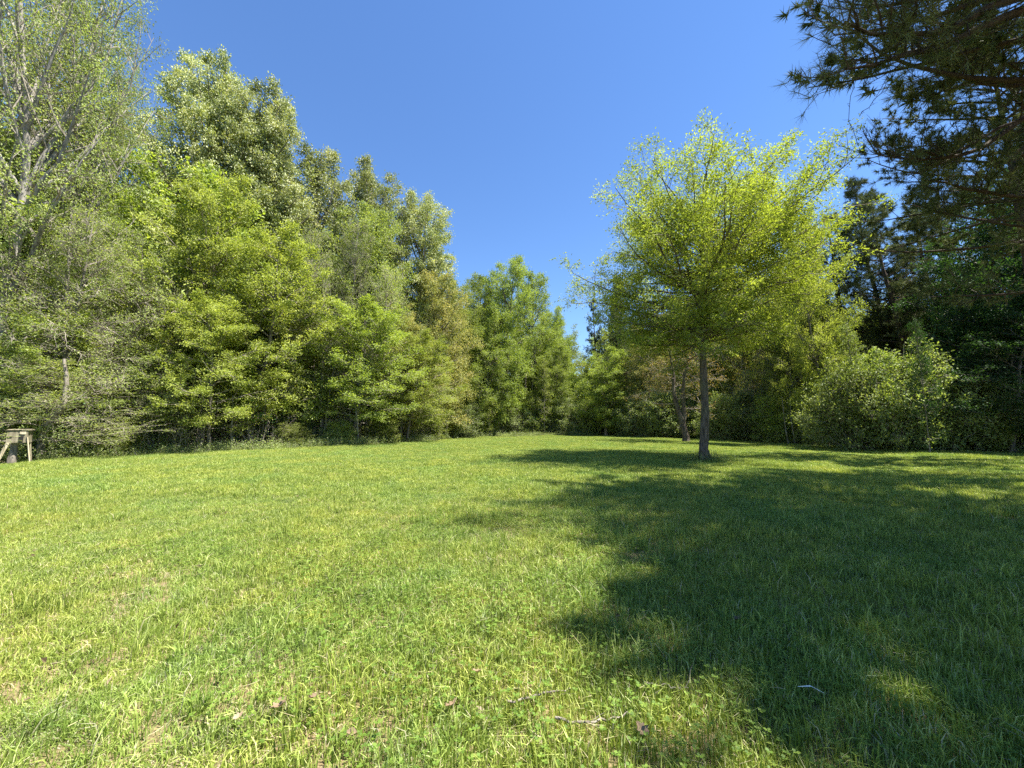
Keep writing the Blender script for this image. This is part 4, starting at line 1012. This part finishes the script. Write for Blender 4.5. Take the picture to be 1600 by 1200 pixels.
def undergrowth():
    rg = np.random.default_rng(88)
    # thin bare stems with few leaves, just inside the edge
    pr = [stems_proto(rg, 26, 1.6, .8, 3.4, .010, 7, 2, .09) for _ in range(4)]
    patchwork('undergrowth', 'thicket of bare stems and twigs under the trees', pr, [M_MID, B_TWIG], edge_points(rg, 620, -0.9, -9), .7, 1.25, rg)
    # leafy growth that closes the view further in
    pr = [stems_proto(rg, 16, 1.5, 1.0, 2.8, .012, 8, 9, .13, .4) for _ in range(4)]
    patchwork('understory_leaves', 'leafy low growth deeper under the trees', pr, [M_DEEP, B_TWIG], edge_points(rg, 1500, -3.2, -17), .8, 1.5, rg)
    # weeds along the edge of the meadow
    pr = [stems_proto(rg, 24, 1.0, .12, .6, .003, 5, 4, .07, .3) for _ in range(4)]
    wp = edge_points(rg, 900, .6, -1.3)
    bxy = ground_pt(20, 727); wp = wp[np.hypot(wp[:, 0] - bxy[0], wp[:, 1] - bxy[1]) > 1.5]       # trodden round the box
    patchwork('weeds', 'leafy weeds along the meadow edge', pr, [M_SHRUB, B_TWIG], wp, .5, 1.4, rg)
    # leaf litter
    pr = []
    for _ in range(4):
        l = MB(); n = 260
        P0 = np.stack([rg.uniform(-.7, .7, n), rg.uniform(-.7, .7, n), rg.uniform(.01, .09, n)], 1)
        leaf_quads(l, rg, P0, .12, .08, 2.0); pr.append(l)
    patchwork('leaf_litter', 'brown fallen leaves on the woodland floor', pr, [M_LITTER], edge_points(rg, 900, 0.3, -10), .8, 1.2, rg)
undergrowth()

# ------------------------------------------------------------------ grass
def blade_patch(rg, size, n, h0, h1, w, lean=.35, dry=.05):
    b = MB()
    p = rg.uniform(-size / 2, size / 2, (n, 2))
    # tufts: pull blades towards some centres
    c = rg.uniform(-size / 2, size / 2, (max(3, n // 30), 2)); k = rg.integers(0, len(c), n)
    p = np.where(rg.random((n, 1)) < .55, c[k] + rg.normal(0, size * .035, (n, 2)), p)
    h = rg.uniform(h0, h1, n) * rg.uniform(.55, 1.1, n)
    az = rg.uniform(0, 2 * PI, n); ln = np.abs(rg.normal(0, lean, n)) + .05
    d = np.stack([np.cos(az), np.sin(az)], 1) * (h * ln)[:, None]
    wd = w * rg.uniform(.6, 1.3, n)
    fa = rg.uniform(0, PI, n); s = np.stack([np.cos(fa), np.sin(fa), np.zeros(n)], 1) * wd[:, None] / 2
    B0 = np.concatenate([p, np.full((n, 1), -.01)], 1)
    B1 = np.concatenate([p + d * .35, (h * .6)[:, None]], 1)
    B2 = np.concatenate([p + d * 1.15, (h * np.clip(1 - .35 * ln, .3, 1))[:, None]], 1)
    V = np.stack([B0 - s * .7, B0 + s * .7, B1 + s, B1 - s, B2], 1).reshape(-1, 3)
    i = np.arange(n) * 5
    tone = rg.beta(2, 2.2, n) * .93; tone[rg.random(n) < dry] = rg.uniform(.95, 1)
    tone = np.repeat(tone, 5)
    b.V.append(V); b.F.append(np.stack([i, i + 1, i + 2, i + 3], 1)); b.M.append(np.zeros(n, int)); b.T.append(tone); b.n = len(V)
    b.V.append(np.zeros((0, 3))); b.F.append(np.stack([i + 3, i + 2, i + 4], 1)); b.M.append(np.zeros(n, int)); b.T.append(np.zeros(0))
    return b

def vnoise(x, y, sc, seed=0):
    """smooth value noise in 0..1"""
    rg = np.random.default_rng(seed); G = rg.random((64, 64))
    u, v = x * sc + 1000, y * sc + 1000
    i, j = np.floor(u).astype(int), np.floor(v).astype(int); f, g = u - i, v - j
    f, g = f * f * (3 - 2 * f), g * g * (3 - 2 * g)
    a = lambda p, q: G[p % 64, q % 64]
    return (a(i, j) * (1 - f) + a(i + 1, j) * f) * (1 - g) + (a(i, j + 1) * (1 - f) + a(i + 1, j + 1) * f) * g

def grass():
    rg = np.random.default_rng(99)
    protos = [blade_patch(rg, .55, 850, .045, .115, .0048, .5, .07) for _ in range(5)]          # fine near sward
    protos += [blade_patch(rg, .50, 160, .14, .28, .0058, .4, .04) for _ in range(3)]         # taller tufts
    protos += [blade_patch(rg, 1.1, 1500, .07, .16, .009, .45, .02) for _ in range(4)]         # further off
    protos += [blade_patch(rg, .5, 260, .02, .05, .004, 2.2, .8) for _ in range(2)]             # flattened dead thatch
    pts, var, sc = [], [], []
    def add(x, y, v, s, sz=None):
        pts.append(np.stack([x, y, height(x, y)], 1)); var.append(v)
        szz = s if sz is None else sz
        sc.append(np.stack([s, s, szz], 1))
    def grid(step, x0, x1, y0, y1):
        X, Y = np.meshgrid(np.arange(x0, x1, step), np.arange(y0, y1, step))
        return X.ravel() + rg.uniform(-.5, .5, X.size) * step, Y.ravel() + rg.uniform(-.5, .5, X.size) * step
    # near: fine patches, twice over
    x, y = grid(.30, -16, 16, -2, 10)
    ok = (np.abs(x) < 1.6 * y + 2.5)
    x, y = x[ok], y[ok]
    bare = vnoise(x, y, 1.4, 3) * .6 + vnoise(x, y, 3.3, 4) * .4
    ok = (bare < .72) | (rg.random(len(x)) < .30)
    xb, yb = x[bare > .60], y[bare > .60]
    x, y, bare = x[ok], y[ok], bare[ok]
    add(xb, yb, rg.integers(12, 14, len(xb)), rg.uniform(.8, 1.2, len(xb)))
    hs = .7 + .7 * vnoise(x, y, .5, 5) * np.interp(x, [-6, 0, 3], [.85, .95, 1.35])
    add(x, y, rg.integers(0, 5, len(x)), rg.uniform(.85, 1.2, len(x)), hs)
    # taller tufts, more of them towards the shaded right
    x, y = grid(.42, -14, 18, 0, 11)
    ok = (np.abs(x) < 1.6 * y + 2) & (rg.random(len(x)) < np.interp(x, [-8, -1, 1.5], [.28, .35, .85])) & (vnoise(x, y, .9, 6) > .3)
    x, y = x[ok], y[ok]
    add(x, y, rg.integers(5, 8, len(x)), rg.uniform(.8, 1.1, len(x)), rg.uniform(.6, 1.15, len(x)))
    # mid and far meadow
    x, y = grid(.52, -40, 40, 9, 52)
    d = field_dist(x, y)
    ok = (d > -.5) & (np.abs(x) < 1.55 * y + 3)
    x, y, d = x[ok], y[ok], d[ok]
    add(x, y, rg.integers(8, 12, len(x)), rg.uniform(.8, 1.2, len(x)), (.7 + .6 * vnoise(x, y, .3, 8)) * np.interp(d, [-.5, 1], [1.5, 1]))
    # to the sides and behind, for other viewpoints
    x, y = grid(.9, -26, 18, -12, 12)
    d = field_dist(x, y); ok = (d > 0) & ((np.abs(x) > 1.6 * y + 2.0) | (y < -1))
    x, y = x[ok], y[ok]
    add(x, y, rg.integers(8, 12, len(x)), rg.uniform(.8, 1.2, len(x)))
    Pn = np.concatenate(pts); V = np.concatenate(var); Sc = np.concatenate(sc)
    rot = np.stack([np.zeros(len(Pn)), np.zeros(len(Pn)), rg.uniform(0, 6.28, len(Pn))], 1)
    o = points_obj('grass', Pn, rot, Sc, V, protos, [M_GRASS])
    tag(o, 'rough meadow grass covering the clearing', kind='stuff')
    print('grass instances', len(Pn))
grass()

def clover():
    rg = np.random.default_rng(123)
    b = MB()
    n = 9000
    x = rg.uniform(-5, 7, n * 4); y = rg.uniform(1.2, 7, n * 4)
    w = vnoise(x, y, .8, 21) + np.interp(x / y, [-1, .3, .8], [-.10, .16, .2])
    ok = (w > .62) & (np.abs(x) < 1.5 * y + .5)
    x, y = x[ok][:n], y[ok][:n]; n = len(x)
    h = rg.uniform(.04, .15, n)
    c = np.stack([x, y, height(x, y) + h], 1)
    for k in range(3):
        a = rg.uniform(0, 6.28, n) if k == 0 else a0 + k * 2.094
        if k == 0: a0 = a
        dr = np.stack([np.cos(a), np.sin(a), np.full(n, .25)], 1); sd = np.stack([-np.sin(a), np.cos(a), np.zeros(n)], 1)
        l = (rg.uniform(.011, .019, n))[:, None]
        V = np.stack([c, c + dr * l * .6 + sd * l * .55, c + dr * l * 1.15, c + dr * l * .6 - sd * l * .55], 1)
        b.add(V.reshape(-1, 3), np.arange(n * 4).reshape(n, 4), 0, np.repeat(rg.random(n), 4))
    o = b.obj('clover', M_CLOVER); tag(o, 'small clover leaves among the near grass', kind='stuff')
    q = MB(); m = 900
    x = rg.uniform(-8, 8, m * 3); y = rg.uniform(1.2, 10, m * 3)
    k = (vnoise(x, y, 1.4, 3) * .6 + vnoise(x, y, 3.3, 4) * .4 > .55); x, y = x[k][:m], y[k][:m]
    leaf_quads(q, rg, np.stack([x, y, height(x, y) + rg.uniform(.005, .05, len(x))], 1), .055, .035, 1.2)
    o = q.obj('leaf_litter', M_LITTER); tag(o, 'scraps of dead leaf sunk in the thin patches of the near grass', kind='stuff')
    # straw and small dead leaf bits in the thatch
    s = MB(); m = 2500
    x = rg.uniform(-7, 7, m); y = rg.uniform(1.2, 9, m); z = height(x, y) + rg.uniform(.01, .09, m)
    d = rg.normal(size=(m, 3)) * np.array([1, 1, .22])
    Q = walk(rg, np.stack([x, y, z], 1), d, rg.uniform(.03, .10, m), 2, .15)
    tubes(s, Q, np.full((m, 3), .0012), 3, 0, rg.random(m))
    o = s.obj('straw', flat_mat('dry_straw', (.40, .35, .20))); tag(o, 'dry straw lying in the near grass', kind='stuff')
clover()

# ------------------------------------------------------------------ single things in the grass
def dead_leaf(px, py, L, lab):
    x, y = ground_pt(px, py)
    rg = np.random.default_rng(int(px))
    n = 9
    t = np.linspace(0, 1, n)
    w = L * .34 * np.sin(PI * t ** .8) * (1 + .35 * np.sin(t * 22)) + .002
    curl = .25 * L * (2 * t - 1) ** 2
    V = []
    for s in (-1, 0, 1):
        V.append(np.stack([t * L - L / 2, s * w, curl + abs(s) * w * .5 + (.002 if s == 0 else 0)], 1))
    V = np.concatenate(V); F = []
    for k in range(2):
        for i in range(n - 1):
            F.append([k * n + i, k * n + i + 1, (k + 1) * n + i + 1, (k + 1) * n + i])
    b = MB(); b.add(V, F, 0, rg.uniform(.35, .8))
    o = b.obj('dead_leaf', M_LITTER)
    o.location = (x, y, hh(x, y) + .085); o.rotation_euler = (rg.uniform(-.4, .4), rg.uniform(-.5, .2), rg.uniform(0, 6))
    tag(o, lab, 'leaf', 'brown fallen leaves lying in the near grass')
dead_leaf(437, 1130, .095, 'largest tan curled fallen leaf in the grass at lower left')
dead_leaf(490, 1118, .07, 'tan fallen leaf just right of the largest one')
dead_leaf(372, 1146, .05, 'small dark brown fallen leaf left of the largest one')
dead_leaf(705, 1135, .07, 'curled brown fallen leaf in the thin patch left of the sticks')
dead_leaf(745, 1078, .06, 'small pinkish brown fallen leaf in the lit grass near centre')
dead_leaf(1004, 1172, .07, 'brown fallen leaf on the bare soil at the bottom right of centre')
dead_leaf(1153, 993, .08, 'greyish fallen leaf lit at the rim of the shadow')

def stick(pts, r, lab, z=.065):
    Pp = []
    for px, py in pts:
        x, y = ground_pt(px, py); Pp.append([x, y, hh(x, y) + z])
    Pp = np.array(Pp); root = Pp.mean(0)
    rg = np.random.default_rng(int(pts[0][0]))
    Q, _ = sample((Pp - root)[None], np.linspace(0, 1, 14)[None]); Q = Q + rg.normal(0, .006, Q.shape)
    b = MB(); tubes(b, Q, r * np.linspace(1.1, .45, 14)[None], 7, wob=1 + .1 * rg.normal(size=(1, 14, 7)))
    tw, T = sample(Q, rg.uniform(.3, .95, (1, 4)))
    tubes(b, walk(rg, tw[0], norm(T[0] + perp(rg, T[0]) * .8), rg.uniform(.06, .16, 4), 3, .2), np.tile(np.array([.35, .3, .2, .1]) * r, (4, 1)), 4)
    o = b.obj('stick', B_GREY, smooth=True); o.location = root
    tag(o, lab, 'stick', 'dead sticks lying in the near grass')
stick([(792, 1122), (830, 1113), (855, 1103), (880, 1097), (905, 1098)], .006, 'pale crooked stick lying in the grass right of centre')
stick([(870, 1150), (905, 1156), (935, 1148), (965, 1142), (990, 1140)], .007, 'long pale stick lying below the crooked one')
stick([(1010, 1085), (1045, 1093), (1080, 1096)], .0055, 'short grey stick at the lit rim of the shadow')

def white_blade():
    a, b_ = np.array([*ground_pt(1250, 1122), .2]), np.array([*ground_pt(1292, 1134), .2])
    a[2] = b_[2] = .16; m_ = (a + b_) / 2 + np.array([0, 0, .02])
    s = np.array([0, .006, 0])
    b = MB(); b.add(np.array([a - s * .3, a + s * .3, m_ + s, m_ - s, b_]), [[0, 1, 2, 3]], 0, .5)
    b.add(np.array([m_ - s, m_ + s, b_ + s * .5, b_ - s * .5]), [[0, 1, 2, 3]], 0, .5)
    o = b.obj('pale_blade', flat_mat('bleached_grass', (.72, .74, .68)))
    tag(o, 'single bleached grass blade lying flat at the rim of the shadow', 'grass blade')
white_blade()

# ------------------------------------------------------------------ the wooden box on its legs
def feeder():
    Y = float(ground_pt(20, 727)[1])
    c = at(31, 682, Y)
    m = Y / FP
    root = empty('wooden_box', (c[0], Y, hh(c[0], Y)), R(36))
    tag(root, 'weathered grey wooden box with lid on tilted legs at the left wood edge', 'wooden box')
    zb = at(30, 690, Y)[2]; zt = at(30, 672, Y)[2]
    w = 21 * m; h = zt - zb; d = .42
    for k in range(2):
        b = MB(); box(b, (0, -d / 2, zb + h * (.25 + .5 * k)), (w, .025, h / 2 - .008), jit=.003); b.obj('front_board', M_WOOD, root)
        b = MB(); box(b, (0, d / 2, zb + h * (.25 + .5 * k)), (w, .025, h / 2 - .008), jit=.003); b.obj('back_board', M_WOOD, root)
    for s in (-1, 1):
        b = MB(); box(b, (s * (w / 2 - .02), 0, zb + h / 2), (.025, d - .03, h), jit=.003); b.obj('side_board', M_WOOD, root)
    b = MB(); box(b, (0, 0, zb - .012), (w - .06, d - .05, .024)); b.obj('floor_board', M_WOOD, root)
    # lid: three planks, middle one proud
    for k, yy in enumerate((-.15, 0.03, .21)):
        b = MB(); box(b, (0, yy, zt + .03 + .035 * (1 - abs(yy) * 4)), (w + .10, .195, .03), jit=.006); b.obj('lid_board', M_WOOD, root)
    b = MB(); box(b, (.10, -d / 2 - .02, zb + h * .35), (.11, .02, h * .55)); b.obj('hole_shade', M_HOLE, root)  # near-black slab: the shade inside the opening, put in as colour
    b = MB(); box(b, (.13, -d / 2 - .03, zb + h * .85), (.14, .02, .09), jit=.004); b.obj('hatch', M_WOODP, root)
    b = MB(); box(b, (-.17, -d / 2 - .02, zb + h * .5), (.10, .018, .03), jit=.004); b.obj('latch', M_HOLE, root)
    def leg(a, b_, r, mat, name='leg'):
        a, b_ = np.array(a, float), np.array(b_, float)
        q = MB(); tubes(q, np.stack([a, (a + b_) / 2, b_])[None], np.array([[r, r, r]]), 4); q.obj(name, mat, root)
    leg((-.44, -.34, -.1), (-.20, -.24, zb + .02), .045, M_WOODP)
    leg((.40, -.2, -.1), (.25, -.24, zb + h * .5), .022, M_WOODP)
    leg((-.30, .25, -.1), (-.20, .2, zb - .03), .04, M_WOOD)
    leg((.30, .25, -.1), (.21, .2, zb - .03), .035, M_WOOD)
    q = MB(); tubes(q, np.array([[[-.12, 0, -.1], [-.13, 0, .3], [-.10, 0, .6], [-.1, 0, zb - .025]]]), np.array([[.14, .11, .10, .10]]), 9, wob=1 + .12 * rnd.normal(size=(1, 4, 9)))
    q.obj('post', B_GREY, root, False)
feeder()

# ------------------------------------------------------------------ leaning trunk and short stumps in the thicket at left
def snag(pts, r, lab, name='dead_tree', mat=None, Y=None, cat='dead tree'):
    Pp = np.array([at(px, py, Y) for px, py in pts]); root = Pp[0].copy(); root[2] = hh(Pp[0, 0], Pp[0, 1])
    Pp = Pp - root; Pp[0, 2] = min(Pp[0, 2], -.05)
    rg = np.random.default_rng(int(pts[0][0]) + 5)
    n = 24
    Q, _ = sample(Pp[None], np.linspace(0, 1, n)[None]); Q = Q + rg.normal(0, .012, Q.shape)
    b = MB(); tubes(b, Q, np.interp(np.linspace(0, 1, n), [0, .1, 1], [r * 1.3, r, r * .45])[None], 9, wob=1 + .08 * rg.normal(size=(1, n, 9)))
    o = b.obj(name, mat or B_GREY, smooth=True); o.location = root
    tag(o, lab, cat)
snag([(62, 712), (66, 672), (78, 655), (92, 645), (100, 632), (104, 600), (100, 560)], .13, 'mossy leaning trunk just right of the wooden box', Y=16.2)
snag([(140, 704), (143, 690), (146, 668)], .14, 'short pale grey stump in the thicket at left', mat=B_PALE, Y=18.2)
snag([(92, 712), (95, 660), (99, 610), (102, 540), (106, 430), (112, 330)], .13, 'tall grey trunk behind the leaning one', Y=17.6)
snag([(36, 702), (33, 640), (38, 560), (44, 500)], .14, 'dark upright trunk behind the wooden box', Y=17.4)
snag([(312, 706), (318, 670), (326, 620), (330, 590)], .10, 'pale slanting trunk in front of the thicket below the yellow green tree', mat=B_PALE, Y=21.6)
snag([(200, 708), (206, 680), (204, 650)], .12, 'dark short trunk right of the pale stump', Y=19.4)
snag([(500, 700), (503, 660), (501, 620), (505, 560)], .13, 'dark trunk in the thicket, mid left', Y=26.0)
snag([(625, 692), (627, 660), (630, 600)], .14, 'dark trunk under the bending sprays', Y=31.0)
snag([(820, 686), (822, 650), (821, 600), (822, 540)], .15, 'left of two slim dark trunks at the far end', Y=47.0)
snag([(832, 686), (831, 650), (832, 600), (830, 540)], .13, 'right of two slim dark trunks at the far end', Y=47.5)
snag([(1232, 694), (1226, 660), (1222, 620)], .05, 'left of two thin pale stems leaning in the dark hollow at right', mat=B_PALE, Y=28.0)
snag([(1243, 694), (1236, 655), (1234, 615)], .05, 'right of two thin pale stems leaning in the dark hollow at right', mat=B_PALE, Y=27.8)
rt2 = np.random.default_rng(61)
for k in range(16):
    px = 150 + k * 30 + rt2.uniform(-10, 10)
    gy = float(np.interp(px, [p[0] for p in EDGE_PX], [p[1] for p in EDGE_PX]))
    Y = float(ground_pt(px, gy)[1]) + rt2.uniform(.6, 2.2); h = rt2.uniform(3, 6) * 600 / Y
    dx = rt2.normal(0, 9)
    snag([(px, gy), (px + dx * .4, gy - h * .35), (px + dx, gy - h * .7), (px + dx * 1.6, gy - h)], rt2.uniform(.035, .075),
         'thin pale trunk standing in the dark thicket at the foot of the left wood', 'young_trunk', B_PALE if k % 3 else B_GREY, Y, 'tree')
for o in bpy.data.objects:
    if o.name.startswith('young_trunk'):
        o['group'] = 'thin trunks at the foot of the left wood'
print('tris', sum(sum(len(p.vertices) - 2 for p in m.polygons) if len(m.polygons) < 0 else len(m.loops) - 2 * len(m.polygons) for m in bpy.data.meshes))
